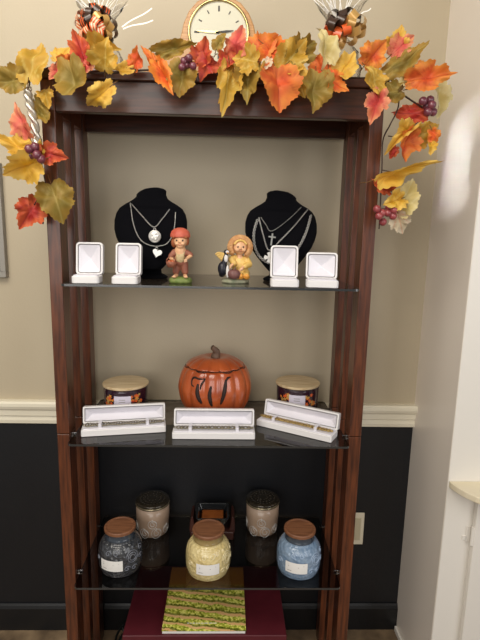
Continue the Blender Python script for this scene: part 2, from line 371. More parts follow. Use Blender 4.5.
# x, y, length px, width ratio, tip angle, colour, depth, shape
LV = [(33, 62, 42, .85, 80, 'gold', -.05, 'g'), (13, 81, 30, .95, 190, 'olive', -.04, 'g'), (62, 55, 22, 1.0, 60, 'yellow', -.03, 'm'), (66, 64, 18, 1.1, 150, 'orange', -.045, 'g'),
      (82, 52, 34, .62, 110, 'red', -.045, 'g'), (86, 66, 22, .9, 250, 'pink', -.05, 'm'), (98, 50, 36, .7, 5, 'gold', -.03, 'g'), (105, 57, 29, 1.0, 80, 'gold', -.065, 'm'),
      (72, 81, 38, .98, 275, 'olive', -.075, 'g'), (99, 96, 36, .62, 218, 'yellow', -.07, 'm'), (56, 74, 17, .9, 230, 'pink', -.05, 'm'),
      (122, 70, 24, .55, 195, 'yellow', -.045, 'm'), (136, 60, 22, .8, 70, 'orange', -.04, 'm'), (152, 62, 30, .42, 130, 'orange', -.055, 'g'), (164, 76, 40, .46, 300, 'deep', -.07, 'm'), (182, 78, 32, 1.0, 262, 'olive', -.05, 'g'),
      (174, 49, 44, .40, 12, 'olive', -.03, 'g'), (203, 54, 26, .85, 75, 'red', -.045, 'm'), (208, 65, 26, 1.0, 240, 'red', -.05, 'm'), (220, 42, 18, .8, 60, 'olive', -.055, 'g'),
      (237, 45, 30, .85, 75, 'pink', -.065, 'm'), (227, 84, 50, .48, 262, 'gold', -.07, 'm'), (227, 63, 24, .8, 250, 'red', -.05, 'm'), (248, 80, 46, .62, 268, 'olive', -.06, 'm'),
      (262, 50, 34, 1.0, 25, 'orange', -.04, 'm'), (273, 54, 30, 1.0, 320, 'deep', -.05, 'm'), (247, 60, 26, 1.1, 170, 'gold', -.075, 'm'), (277, 88, 42, 1.15, 272, 'orange', -.08, 'g'),
      (267, 65, 16, .7, 250, 'white', -.085, 'm'), (291, 58, 36, .9, 50, 'gold', -.05, 'g'), (301, 52, 38, .75, 40, 'olive', -.04, 'm'), (300, 82, 26, .9, 290, 'gold', -.055, 'g'), (325, 47, 38, .66, 100, 'pale', -.065, 'g'),
      (322, 68, 28, .9, 300, 'orange', -.05, 'm'), (345, 67, 30, .9, 60, 'yellow', -.06, 'm'), (334, 82, 26, .85, 330, 'deep', -.07, 'm'), (314, 91, 36, .92, 265, 'olive', -.075, 'g'),
      (374, 54, 30, .9, 50, 'orange', -.05, 'm'), (401, 46, 28, .8, 40, 'pink', -.04, 'm'), (398, 42, 26, .9, 80, 'yellow', -.03, 'm'), (404, 63, 46, .48, 32, 'olive', -.05, 'g'), (428, 78, 46, .62, 8, 'orange', -.06, 'm'),
      (409, 77, 30, .45, 60, 'pale', -.04, 'g'), (374, 82, 34, .62, 300, 'gold', -.075, 'm'), (392, 92, 26, .85, 190, 'olive', -.05, 'g'), (376, 106, 32, .72, 255, 'pink', -.075, 'm'),
      (439, 97, 32, .72, 280, 'pale', -.02, 'm'), (411, 114, 32, .62, 172, 'red', -.03, 'g'), (404, 134, 42, .34, 228, 'yellow', -.06, 'm'), (405, 144, 30, .8, 255, 'orange', -.05, 'm'),
      (423, 134, 30, .85, 30, 'gold', -.045, 'g'), (434, 137, 18, .8, 300, 'deep', -.06, 'm'), (431, 147, 14, .8, 265, 'yellow', -.065, 'g'), (392, 153, 14, .7, 240, 'red', -.04, 'm'),
      (400, 170, 60, .26, 20, 'yellow', -.04, 'g'), (383, 186, 22, .7, 150, 'red', -.04, 'm'), (394, 201, 24, .8, 200, 'yellow', -.055, 'm'), (404, 200, 34, .8, 70, 'pale', -.035, 'g'), (400, 222, 22, .9, 290, 'white', -.04, 'm'),
      (22, 123, 34, .64, 110, 'pink', -.05, 'm'), (42, 113, 30, .52, 300, 'olive', -.03, 'g'), (17, 146, 36, .62, 165, 'yellow', -.05, 'm'), (26, 166, 38, .82, 200, 'yellow', -.055, 'm'), (40, 150, 18, .8, 70, 'gold', -.045, 'm'),
      (51, 154, 26, .85, 350, 'red', -.05, 'm'), (56, 199, 38, .95, 285, 'olive', -.045, 'g'), (30, 212, 32, .85, 235, 'red', -.04, 'm'), (46, 96, 20, .8, 280, 'gold', -.04, 'm')]
for x, y, l, wr, ang, k, Y, sh in LV:
    p = at(x, y, Y); q = at(x, y+1, Y); px = (p-q).length
    make_leaf(ga, p-GO, l*px*1.08, wr, math.radians(ang), k, (random.uniform(-.42, .42), random.uniform(-.42, .42)), 'maple' if sh == 'm' else 'g')
def path(pp): return [at(x, y, Y)-GO for x, y, Y in pp]
bm = nb(); tube(bm, spline(path([(26, 84, -.03), (48, 68, -.032), (80, 72, -.04), (110, 73, -.035), (150, 70, -.04), (195, 74, -.04), (240, 72, -.045), (285, 76, -.045), (325, 77, -.045), (360, 78, -.045), (388, 78, -.04), (400, 92, -.035), (420, 106, -.035), (430, 110, -.03)])), .0022, 6)
tube(bm, spline(path([(399, 90, -.035), (398, 108, -.035), (390, 125, -.03), (383, 140, -.03), (382, 165, -.03), (381, 190, -.03), (380, 215, -.03), (379, 229, -.03)])), .0018, 6)
tube(bm, spline(path([(30, 80, -.03), (29, 98, -.03), (35, 120, -.03), (37, 143, -.03), (42, 165, -.03), (46, 190, -.03), (44, 212, -.03), (43, 224, -.03)])), .0018, 6)
for a in ([(388, 136, -.03), (402, 138, -.035)], [(382, 170, -.03), (392, 172, -.035)], [(398, 92, -.035), (410, 80, -.035)], [(42, 168, -.03), (30, 166, -.04)], [(46, 186, -.03), (34, 205, -.035)], [(385, 78, -.04), (396, 60, -.035)], [(48, 68, -.03), (66, 60, -.035)], [(140, 70, -.04), (126, 68, -.04)]):
    tube(bm, path(a), .0013, 5)
obj('vine', bm, M['vine'], ga)
for (pts, m_, r) in (([(189, 58), (184, 61), (187, 65), (193, 66), (182, 67)], 'berry', 3.4), ([(423, 101), (430, 100), (427, 106), (432, 105), (428, 112), (433, 112)], 'berry', 4.0), ([(29, 149), (35, 147), (31, 155), (37, 155), (41, 159)], 'berry', 4.2),
                     ([(377, 209), (382, 213), (389, 207), (394, 210), (388, 213), (383, 222), (379, 216), (393, 216)], 'berryp', 3.8)):
    bm = nb()
    for i, (x, y) in enumerate(pts):
        Y = -.075 if x < 300 else -.06
        ball(bm, at(x, y, Y+.006*(i % 3))-GO, r*.0026, seg=12)
    c = sum((at(x, y, -.06)-GO for x, y in pts), Vector())/len(pts)
    for x, y in pts: tube(bm, [at(x, y, -.06)-GO, c+Vector((0, .02, .012))], .0008, 4)
    obj('berry_cluster', bm, M[m_], ga)
bm = nb(); A = spline(path([(27, 88, -.045), (29, 102, -.045), (34, 122, -.045), (38, 145, -.042)]), 14)
for ph in (0, PI):
    tube(bm, [p+Vector((math.cos(i*.42+ph)*.0055, math.sin(i*.42+ph)*.0055, 0)) for i, p in enumerate(A)], .0056, 8)
o = obj('twisted_cord', bm, M['cordsilver'], ga); o['label'] = 'silver twisted cord at the left end'

# ------------------------------------------------------------------ mantel clock
CY = .12; c = at(218.7, 33, CY)
ck = thing('mantel_clock', 'oak tambour mantel clock with round cream dial on top of the shelf unit', 'clock', (c.x, CY, TOPT))
hz = c.z-TOPT
half = [(0, hz+.094), (.03, hz+.090), (.058, hz+.076), (.08, hz+.052), (.094, hz+.022), (.1, hz-.004), (.108, hz-.03), (.124, hz-.055), (.148, hz-.076), (.178, hz-.09), (.2, hz-.098), (.208, .03), (.212, .014)]
out = half+[(-x, z) for x, z in reversed(half[1:])]
obj('case', prism(nb(), out, 0, .075), M['oak'], ck, smooth=False, bevel=.004)
obj('base', B(-.225, .225, -.012, .082, 0, .014), M['oak'], ck, smooth=False, bevel=.004)
def disc(r0, r1, y0, y1, seg=64):             # ring or disc facing the room
    bm = nb(); lathe(bm, [(r0, -y0), (r1, -y0), (r1, -y1), (r0, -y1)] if r0 else [(0, -y0), (r1, -y0), (r1, -y1), (0, -y1)], seg)
    if r0:
        pass
    bmesh.ops.transform(bm, matrix=Matrix.Translation((0, 0, hz)) @ Matrix.Rotation(PI/2, 4, 'X'), verts=bm.verts)
    return bm
bm = nb(); N_ = 64
tube(bm, [(math.cos(2*PI*i/N_)*.079, -.004, hz+math.sin(2*PI*i/N_)*.079) for i in range(N_)], .0036, 10, closed=True)
obj('bezel', bm, M['brass'], ck)
dl = obj('dial', disc(0, .0765, 0, -.002), M['dial'], ck, smooth=False)
for i in range(12):
    bm = nb(); a = i*PI/6; l = .013 if i % 3 == 0 else .009; w = .0022 if i % 3 == 0 else .0013
    box(bm, -w, w, -.0032, -.002, .052, .052+l, 0, Matrix.Translation((0, 0, hz)) @ Matrix.Rotation(a, 4, 'Y'))
    obj('hour_marker', bm, M['ink'], dl, smooth=False)
for a, l, nm in ((math.radians(-88), .058, 'minute_hand'), (math.radians(82), .04, 'hour_hand')):
    bm = prism(nb(), [(-.002, -.008), (.002, -.008), (.0028, l*.5), (.0006, l), (-.0006, l), (-.0028, l*.5)], -.0050, -.0042)
    bmesh.ops.transform(bm, matrix=Matrix.Translation((0, 0, hz)) @ Matrix.Rotation(a, 4, 'Y'), verts=bm.verts)
    obj(nm, bm, M['brass' if nm == 'minute_hand' else 'ink'], ck, smooth=False)

# ------------------------------------------------------------------ cellophane gift bags with bows
def ribbon_loop(d, L_, w, m, parent, c, roll):
    d = d.normalized(); s = d.cross(Vector((.2, .3, 1))).normalized(); u = s.cross(d)
    u2 = u*math.cos(roll)+s*math.sin(roll); s2 = d.cross(u2)
    bm = nb(); rows = []; cols = (-.5, -.28, -.1, .1, .28, .5)
    for i in range(21):
        t = i/20*2*PI; x = L_*(1-math.cos(t))/2; y = L_*.33*math.sin(t)*(.55+.45*x/L_)
        p = c+d*x+u2*y; rows.append([bm.verts.new(p+s2*w*q) for q in cols])
    for a, b_ in zip(rows, rows[1:]):
        for k in range(5): bm.faces.new((a[k], a[k+1], b_[k+1], b_[k])).material_index = k % 2
    return obj('bow_loop', bm, [M[m[0]], M[m[1]]], parent)
def gift(x, y, Yb, label, mats, tails, seed, spread, LL, WW):
    random.seed(seed)
    c = at(x, y, Yb); base = Vector((c.x, Yb+.03, TOPT)); t = thing('gift_bag', label, 'gift bag', base, 0, 'cellophane gift bags on the shelf unit top')
    bz = c.z-TOPT
    f = lambda a, z: 1+.10*math.sin(5*a+z*60)+.07*math.sin(11*a+z*90)
    bm = lathe(nb(), [(.045, .001), (.055, .012), (.056, .05), (.050, bz*.62), (.030, bz*.85), (.014, bz), (.020, bz+.012), (.034, bz+.035), (.052, bz+.065), (.066, bz+.09)], 40, fn=f)
    bm.faces.ensure_lookup_table(); cap = max(bm.faces, key=lambda q: q.calc_center_median().z); bm.faces.remove(cap)
    obj('cellophane_wrapper', bm, M['cello'], t)
    bm = nb(); 
    for i in range(7): ball(bm, (random.uniform(-.02, .02), random.uniform(-.02, .015), .02+i*.006), .022, .022, .017, 10)
    obj('contents', bm, M['tissue'], t)
    bow = Vector((0, -.035, bz))
    for i in range(spread):                   # loops fan out over the front half of a ball
        h = (i+.5)/spread; a = i*2.39996; rr = math.sqrt(1-(1-h*1.05)**2) if h*1.05 < 1 else 1
        d = Vector((math.cos(a)*rr, -(1-h*1.05)-.05, math.sin(a)*rr*.72))
        ribbon_loop(d, LL*random.uniform(.85, 1.1), WW, mats[i % len(mats)], t, bow, random.uniform(-.7, .7))
    bm = ball(nb(), bow, .008, .008, .008, 8); obj('bow_knot', bm, M[mats[0][0]], t)
    for i in range(20):                       # clear strands that fan out over the bow
        a = random.uniform(-1.1, 1.1); l = random.uniform(.06, .11)
        o_ = bow+Vector((0, .02, .005)); p1 = o_+Vector((math.sin(a)*l*.5, random.uniform(-.01, .02), l*.55)); p2 = o_+Vector((math.sin(a)*l*1.1+random.uniform(-.012, .012), random.uniform(-.01, .03), l*random.uniform(.8, 1.1)))
        bm = nb(); pp = spline([o_, p1, p2], 5); rr = []
        for q in pp: rr.append((bm.verts.new(q-Vector((.0012, 0, .0004))), bm.verts.new(q+Vector((.0012, 0, .0004)))))
        for a_, b_ in zip(rr, rr[1:]): bm.faces.new((a_[0], a_[1], b_[1], b_[0]))
        obj('cellophane_strand', bm, M['strand'], t)
    for (xa, ya, xb, yb) in tails:
        a_ = at(xa, ya, Yb-.02)-base; b_ = at(xb, yb, Yb-.02)-base
        bm = nb(); d = (b_-a_); n_ = Vector((-d.z, 0, d.x)).normalized()*.0014; rr = []
        for k in range(7):
            q = a_+d*k/6+Vector((0, 0, .002*math.sin(k))); rr.append((bm.verts.new(q-n_), bm.verts.new(q+n_)))
        for p_, q in zip(rr, rr[1:]): bm.faces.new((p_[0], p_[1], q[1], q[0]))
        obj('ribbon_tail', bm, M['strand'], t)
gift(98, 29, .07, 'cellophane gift bag with striped orange and brown bow, left of the mantel clock', [('rb_orange', 'rb_cream'), ('rb_brown', 'rb_brown'), ('rb_orange', 'rb_cream'), ('rb_gold', 'rb_gold'), ('rb_brown', 'rb_orange')], [(122, 27, 152, 8), (123, 29, 153, 20)], 3, 34, .052, .017)
gift(342, 30, .07, 'cellophane gift bag with gold, orange and brown bow, right of the mantel clock', [('rb_gold', 'rb_gold'), ('rb_brown', 'rb_brown'), ('rb_orange', 'rb_orange'), ('rb_gold', 'rb_gold'), ('rb_brown', 'rb_brown')], [(360, 15, 371, 8)], 5, 18, .056, .021)

# ------------------------------------------------------------------ shelf 1: necklace busts
# half widths of the bust by height (m), neck on top, and how far it bulges forward
BW = [(.030, .034), (.04, .044), (.07, .069), (.098, .089), (.12, .099), (.14, .104), (.165, .104), (.185, .099), (.2, .090), (.212, .073), (.22, .058), (.228, .047), (.236, .0425), (.245, .043), (.251, .036), (.256, .022)]
def bwid(z):
    if z <= BW[0][0]: return BW[0][1]
    for (a, wa), (b_, wb) in zip(BW, BW[1:]):
        if z <= b_: return wa+(wb-wa)*(z-a)/(b_-a)
    return BW[-1][1]
def bfront(x, z):                              # local y of the bust's front face
    w = bwid(z); k = min(1, abs(x)/w); d = .022+.012*math.sin(min(1, z/.2)*PI)
    if z > .2: d = .026
    return -d*math.sqrt(max(0, 1-k**2.4))+.012*(z-.1)/.1*1.6
def bust(loc, label, tip):
    t = thing('necklace_bust', label, 'necklace bust', loc, 0, 'black velvet necklace busts')
    bm = nb(); rows = []; NS = 28
    zs = [.03+.226*i/56 for i in range(57)]
    for z in zs:
        w = bwid(z); row = []
        for i in range(NS+1):
            x = -w+2*w*(.5-.5*math.cos(PI*i/NS)); top = max(0, (z-.228)/.017)
            zz = z+min(1, top)*tip*(x/.043)*.006
            row.append(bm.verts.new((x, bfront(x, z), zz)))
        for i in range(NS-1, 0, -1):
            x = -w+2*w*(.5-.5*math.cos(PI*i/NS)); zz = z+min(1, max(0, (z-.228)/.017))*tip*(x/.043)*.006
            row.append(bm.verts.new((x, .012*(z-.1)/.1*1.6+.02*math.sqrt(max(0, 1-(x/w)**2)), zz)))
        rows.append(row)
    n = len(rows[0])
    for a, b_ in zip(rows, rows[1:]):
        for i in range(n): bm.faces.new((a[i], a[(i+1) % n], b_[(i+1) % n], b_[i]))
    bm.faces.new(rows[0]); bm.faces.new(rows[-1])
    obj('bust', bm, M['velvet'], t)
    bm = lathe(nb(), [(.046, .0005), (.048, .006), (.042, .010), (.03, .016), (.028, .04)], 32, (0, .012, 0), 1, .75)
    obj('foot', bm, M['velvet'], t)
    return t
B1 = onz(152, 278.5, Z1); B1 = Vector((at(150.5, 240, .12).x, .12, Z1+.0005)); B2 = Vector((at(281, 240, .12).x, .12, Z1+.0005))
bust(B1, 'black velvet necklace bust behind the boy figurine on the top glass shelf', 1)
bust(B2, 'black velvet necklace bust behind the seated figurine and the right white boxes', -1)
def drape(o, pix, off=.0055, n=10):            # photo points laid on the bust's front face
    pts = []
    for x, y in pix:
        p = at(x, y, o.y-.02); pts.append((p.x-o.x, p.z-o.z))
    sp = spline([(x, 0, z) for x, z in pts], n)
    return [Vector((q.x, bfront(q.x, q.z)-off-.003*(abs(q.x)/bwid(q.z))**4, q.z)) for q in sp]
def chain(bm, pts, step, r, lr):
    acc = 0; last = pts[0]; k = 0; q = []
    for a, b_ in zip(pts, pts[1:]):
        d = (b_-a).length; s = 0
        while acc+d-s >= step:
            s += step-acc; acc = 0; q.append((a+(b_-a)*(s/d), (b_-a).normalized()))
        acc += d-s
    for i, (p, t) in enumerate(q):
        n = Vector((0, -1, 0)); n = (n-t*n.dot(t)).normalized(); s = t.cross(n)
        if i % 2: s, n = (s*.5+n*.87).normalized(), n
        tube(bm, [p+t*math.cos(2*PI*k/8)*step*.72+s*math.sin(2*PI*k/8)*lr for k in range(8)], r, 4, closed=True)
    return bm
def neck(name, label, o, pix, step, r, lr, m, pend=None):
    t = thing(name, label, 'necklace', o, 0)
    pts = drape(o, pix); obj('chain', chain(nb(), pts, step, r, lr), M[m], t)
    return t
def frompx(o, x, y): 
    p = at(x, y, o.y-.02); lx, lz = p.x-o.x, p.z-o.z; return Vector((lx, bfront(lx, lz)-.0085, lz))
n1 = neck('medallion_necklace', 'silver chain with a round medallion pendant on the left bust', B1, [(130, 203), (142, 216), (154, 227), (162, 219), (169, 209)], .0028, .00055, .0012, 'silver')
p = frompx(B1, 155.7, 236.4)
bm = nb(); lathe(bm, [(0, -.0012), (.0168, -.0012), (.0176, 0), (.0168, .0012), (0, .0012)], 32)
for k in range(5): ball(bm, (math.cos(k*1.257)*.008, math.sin(k*1.257)*.008, .0012), .0038, .0038, .0016, 8)
for r_ in (.0145,): tube(bm, [(r_*math.cos(k*PI/16), r_*math.sin(k*PI/16), .0014) for k in range(32)], .0009, 4, closed=True)
bmesh.ops.transform(bm, matrix=Matrix.Translation(p) @ Matrix.Rotation(PI/2, 4, 'X'), verts=bm.verts)
tube(bm, [p+Vector((.0034*math.cos(k*PI/6), -.001, .0195+.0034*math.sin(k*PI/6))) for k in range(12)], .0008, 5, closed=True)
obj('medallion', bm, M['bsilver'], n1)
n2 = neck('heart_necklace', 'longer silver snake chain with a heart pendant on the left bust', B1, [(129, 202), (133, 222), (139, 236), (146, 243), (157, 246), (168, 243), (174, 230), (175, 212)], .0024, .0006, .001, 'silver')
p = frompx(B1, 158.5, 252.5); heart = []
for k in range(28):
    a = 2*PI*k/28; heart.append((16*math.sin(a)**3*.00082, (13*math.cos(a)-5*math.cos(2*a)-2*math.cos(3*a)-math.cos(4*a))*.00082))
bm = prism(nb(), heart, -.0025, .0015); bmesh.ops.transform(bm, matrix=Matrix.Translation(p) @ Matrix.Rotation(.25, 4, 'Y'), verts=bm.verts)
tube(bm, [p+Vector((.003*math.cos(k*PI/6)-.001, -.001, .0125+.003*math.sin(k*PI/6))) for k in range(12)], .0008, 5, closed=True)
obj('heart_pendant', bm, M['silver'], n2, smooth=False, bevel=.001)
n3 = neck('cross_necklace', 'fine chain with a plain grey cross pendant on the right bust', B2, [(261, 217), (266, 225), (271.5, 231), (288, 220), (302, 207)], .0024, .0005, .001, 'dsilver')
p = frompx(B2, 271.3, 239)
bm = nb(); box(bm, -.0024, .0024, -.0014, .0008, -.018, .016); box(bm, -.0105, .0105, -.0015, .0009, .0035, .0080)
bmesh.ops.transform(bm, matrix=Matrix.Translation(p) @ Matrix.Rotation(.1, 4, 'Y'), verts=bm.verts)
obj('cross', bm, M['dsilver'], n3, smooth=False, bevel=.0006)
n4 = neck('flower_cross_necklace', 'bright silver chain with a flared petal cross pendant on the right bust', B2, [(259, 217), (263, 235), (268.5, 250), (280, 240), (295, 225), (309, 209)], .003, .0007, .0014, 'silver')
p = frompx(B2, 268.5, 257)
bm = nb()
for k in range(4):
    pr = [(.002, 0), (.0066, .0125), (0, .0155), (-.0066, .0125), (-.002, 0)]
    b2 = [(x*math.cos(k*PI/2)+z*math.sin(k*PI/2), -x*math.sin(k*PI/2)+z*math.cos(k*PI/2)) for x, z in pr]
    prism(bm, b2, -.0016, .0012)
ball(bm, (0, -.0015, 0), .003, .0015, .003, 10)
bmesh.ops.transform(bm, matrix=Matrix.Translation(p+Vector((0, -.002, 0))), verts=bm.verts)
obj('petal_cross', bm, M['bsilver'], n4, smooth=False)
n5 = neck('curb_chain_necklace', 'heavy silver curb chain lying outermost on the right bust', B2, [(258, 219), (254, 232), (254.5, 246), (260, 257), (270, 263), (283, 261), (297, 248), (306, 232), (312, 215)], .0046, .0013, .0031, 'silver')

# ------------------------------------------------------------------ hinged jewellery boxes
def lidded(t, w, d, hb, hl, tilt, rad):
    """open box: base tray with cushion, lid standing up at the back with a dished satin lining"""
    b_ = nb(); slab(b_, rrect(-w/2, w/2, 0, d, rad), 0, hb)
    obj('base', b_, M['ivory'], t, smooth=False, bevel=.0025)
    cu = nb(); slab(cu, rrect(-w/2+.004, w/2-.004, .004, d-.006, rad*.7), hb-.002, hb+.003)
    cu_o = obj('cushion', cu, M['satin'], t, smooth=False, bevel=.002)
    # lid: in its own frame, the rim faces -Y, bottom edge on the hinge
    lt = .021; bm = nb(); o_ = rrect(-w/2, w/2, 0, hl, rad); i_ = rrect(-w/2+.005, w/2-.005, .005, hl-.005, rad*.7)
    n = len(o_)
    R0 = [bm.verts.new((x, 0, z)) for x, z in o_]; R1 = [bm.verts.new((x, 0, z)) for x, z in i_]; K0 = [bm.verts.new((x, lt, z)) for x, z in o_]
    I1 = [bm.verts.new((x*.98, .0195, (z-hl/2)*.97+hl/2)) for x, z in i_]
    for i in range(n):
        j = (i+1) % n
        bm.faces.new((R0[i], R0[j], R1[j], R1[i])); bm.faces.new((R0[i], K0[i], K0[j], R0[j])); bm.faces.new((R1[i], R1[j], I1[j], I1[i]))
    bm.faces.new(K0); bm.faces.new(I1)
    T = Matrix.Translation((0, d-.006, hb)) @ Matrix.Rotation(-tilt, 4, 'X')
    bmesh.ops.transform(bm, matrix=T, verts=bm.verts)
    lid = obj('lid', bm, M['ivory'], t, smooth=False, bevel=.0015)
    bm = nb(); cx_, cz_ = 0, hl*.5; il = rrect(-w/2+.007, w/2-.007, .007, hl-.007, rad*.6)
    rx = max(.001, w/2-hl/2) if w > hl*1.5 else .0015
    ins = [(max(-rx, min(rx, x)), hl*.5+(z-hl*.5)*.08) for x, z in il]
    a = [bm.verts.new((x, .002, z)) for x, z in il]; c_ = [bm.verts.new((x, .0175, z)) for x, z in ins]
    for i in range(n): bm.faces.new((a[i], a[(i+1) % n], c_[(i+1) % n], c_[i]))
    bm.faces.new(c_)
    bmesh.ops.transform(bm, matrix=T, verts=bm.verts)
    obj('lining', bm, M['satin'], lid, smooth=False)
    bm = nb(); tube(bm, [(-w*.3, d-.004, hb+.0005), (w*.3, d-.004, hb+.0005)], .0018, 8)
    obj('hinge', bm, M['ivory'], t)
    return t
for xl, xr, Y, w, hl, tilt, rz, lb in ((71, 99, -.046, .070, .086, .16, .05, 'open white earring box standing leftmost on the top glass shelf'),
                                   (110.5, 138, -.045, .068, .086, .16, .0, 'open white earring box in front of the left black bust, beside the boy figurine'),
                                   (271, 299, -.046, .074, .088, .16, -.05, 'tall open white earring box in front of the right black bust'),
                                   (306, 339, -.046, .084, .072, .2, -.12, 'squarer open white earring box beside the right wooden post')):
    p = at((xl+xr)/2, 284, Y)
    t = thing('earring_box', lb, 'jewelry box', (p.x, Y, Z1+.0004), rz, 'open white earring boxes on the top shelf')
    lidded(t, w, .056, .019, hl, tilt, .009)
def bracelet(t, w, style, m):
    rnd = random.Random(style)
    bm = nb(); n = {0: 30, 1: 22, 2: 24}[style]; step = w/n
    for i in range(n):
        x = -w/2+step*(i+.5)
        if style == 0: tube(bm, [(x+math.cos(k*PI/4)*step*.66, .0+math.sin(k*PI/4)*.0092, .003+.0012*math.sin(k*PI/4+i)) for k in range(8)], .0019, 5, closed=True)
        elif style == 1:
            tube(bm, [(x+math.cos(k*PI/4)*step*.55, math.sin(k*PI/4)*.0085, .003) for k in range(8)], .0019, 5, closed=True)
            if i % 2: ball(bm, (x, 0, .0035), .004, .008, .0026, 8)
        else:
            ball(bm, (x, .0016*(-1)**i, .0035), step*.52, .007, .0028, 8)
            tube(bm, [(x+math.cos(k*PI/4)*step*.6, math.sin(k*PI/4)*.009, .003) for k in range(8)], .0014, 5, closed=True)
    obj('links', bm, M[m], t)
    bm = nb(); tube(bm, [(-w/2-.004+.005*math.cos(k*PI/5), .005*math.sin(k*PI/5), .003) for k in range(10)], .0013, 5, closed=True); box(bm, w/2, w/2+.008, -.003, .003, .001, .005)
    obj('clasp', bm, M[m], t)
p1, p2 = onz(81, 437.5, Z2), onz(166, 432.5, Z2); q1, q2 = onz(172, 439.5, Z2), onz(255, 440, Z2); r1, r2 = onz(256, 425.5, Z2), onz(331, 443.5, Z2)
for a, b_, W_, lb, lb2, st, m_ in ((p1, p2, .235, 'open white bracelet box nearest the left wooden post on the middle shelf', 'grey and gold rope bracelet in the white box nearest the left post', 0, 'rope'),
                           (q1, q2, .232, 'open white bracelet box in front of the orange pumpkin jar', 'silver bracelet of mixed links in the white box before the pumpkin', 1, 'rope'),
                           (r1, r2, .236, 'open white bracelet box turned aslant at the right of the middle shelf', 'gold link bracelet in the slanted white box at the right', 2, 'gold')):
    mid = (a+b_)/2; rz = math.atan2(b_.y-a.y, b_.x-a.x)
    t = thing('bracelet_box', lb, 'jewelry box', (mid.x, mid.y, Z2+.0004), rz, 'open white bracelet boxes on the middle shelf')
    lidded(t, W_, .056, .019, .049, .2, .004)
    for x in (-.066, .066):
        obj('strap', box(box(box(nb(), x-.005, x+.004, .010, .038, .0305, .0315), x-.005, x+.004, .010, .0112, .0215, .0305), x-.005, x+.004, .0368, .038, .0215, .0305), M['satin'], t, smooth=False, bevel=.0006)
    off = Matrix.Rotation(rz, 3, 'Z') @ Vector((0, .024, .0236))
    br = thing('bracelet', lb2, 'bracelet', Vector((mid.x, mid.y, Z2))+off, rz, 'bracelets in white boxes')
    bracelet(br, W_*.9, st, m_)

# ------------------------------------------------------------------ figurines
def sph(lst, seg=14):
    bm = nb()
    for e in lst:
        if len(e) == 4: ball(bm, e[:3], e[3], seg=seg)
        else: ball(bm, e[:3], e[3], e[4], e[5], seg)
    return bm
def limb(bm, a, b_, r0, r1, n=7):
    a, b_ = Vector(a), Vector(b_)
    for i in range(n+1): ball(bm, a.lerp(b_, i/n), r0+(r1-r0)*i/n, seg=10)
    return bm
p = onz(180, 283.5, Z1)
f1 = thing('boy_figurine', 'painted figurine of a boy in red cap and overalls carrying a basket', 'figurine', (p.x, p.y+.012, Z1+.0004), -.05)
bm = lathe(nb(), [(.029, 0), (.031, .006), (.028, .013), (.015, .017), (0, .018)], 32, (0, 0, 0), 1, .72, fn=lambda a, z: 1+.05*math.sin(7*a)+.03*math.sin(13*a+1))
obj('base', bm, M['grass'], f1)
bm = sph([(.001, -.004, .1125, .0185, .017, .0185), (.001, -.0195, .110, .0032), (-.0065, -.016, .1045, .006, .005, .0045), (.0085, -.016, .1045, .006, .005, .0045), (.001, -.013, .0985, .009, .007, .006), (-.0175, 0, .110, .004, .003, .006), (.0195, 0, .110, .004, .003, .006)])
limb(bm, (0, .001, .098), (0, .002, .082), .008, .008)
limb(bm, (-.011, -.001, .034), (-.011, -.003, .02), .0065, .0055); limb(bm, (.012, -.001, .034), (.013, -.003, .02), .0065, .0055)
limb(bm, (-.011, -.002, .0195), (-.014, -.017, .0185), .006, .0048); limb(bm, (.013, -.002, .0195), (.017, -.016, .0185), .006, .0048)
for s, x0 in ((-1, -.015), (1, .017)):
    for k in range(4): ball(bm, (x0+(k-1.5)*.0028, -.0205, .0178), .0019, seg=8)
limb(bm, (-.017, 0, .083), (-.026, -.006, .068), .006, .0055); limb(bm, (-.026, -.006, .068), (-.0185, -.020, .063), .0055, .0045)
limb(bm, (.017, 0, .083), (.029, -.004, .074), .006, .0055); limb(bm, (.029, -.004, .074), (.020, -.016, .067), .0055, .0045)
limb(bm, (0, 0, .086), (0, 0, .055), .016, .014)
for hx, dx in ((-.0185, 1), (.020, -1)):
    for k in range(4): limb(bm, (hx, -.019, .0655-k*.0022), (hx+dx*.006, -.0235, .064-k*.0024), .0017, .0014, 3)
    limb(bm, (hx, -.019, .066), (hx+dx*.002, -.022, .071), .0018, .0014, 3)
fuse(obj('body', bm, M['skin'], f1), .0012, 4)
bm = sph([(0, 0, .078, .0185, .0135, .013)]); limb(bm, (-.016, 0, .083), (-.025, -.005, .071), .0078, .0074); limb(bm, (.016, 0, .083), (.028, -.003, .0755), .0078, .0074)
fuse(obj('shirt', bm, M['rust'], f1))
bm = sph([(0, 0, .056, .0195, .0155, .014)]); limb(bm, (-.009, 0, .052), (-.0115, -.001, .031), .0115, .0102); limb(bm, (.010, 0, .052), (.0125, -.001, .031), .0115, .0102)
tr_ = fuse(obj('trousers', bm, M['rust'], f1))
bm = sph([(.001, -.0095, .0665, .0125, .0075, .016)]); limb(bm, (-.0085, -.0105, .078), (-.009, -.003, .0905), .0028, .0028); limb(bm, (.0105, -.0105, .078), (.010, -.003, .0905), .0028, .0028)
fuse(obj('bib', bm, M['bib'], f1), .0013, 3)
bm = sph([(.0, .004, .1155, .023, .02, .021), (-.017, 0, .108, .008, .01, .014), (.018, 0, .112, .006, .009, .012)]); 
for k in range(7): ball(bm, (-.016+.0055*k, -.014-.003*math.sin(k*PI/6), .1215+.003*math.sin(k*PI/6)), .0042, seg=8)
obj_h = fuse(obj('hair', bm, M['hair'], f1), .0014, 3)
bm = nb(); lathe(bm, [(.0262, 0), (.0268, .003), (.0258, .010), (.0225, .017), (.016, .0225), (.007, .0255), (0, .026)], 36, (-.001, .003, .121), 1, .95, fn=lambda a, z: 1+.018*math.sin(9*a))
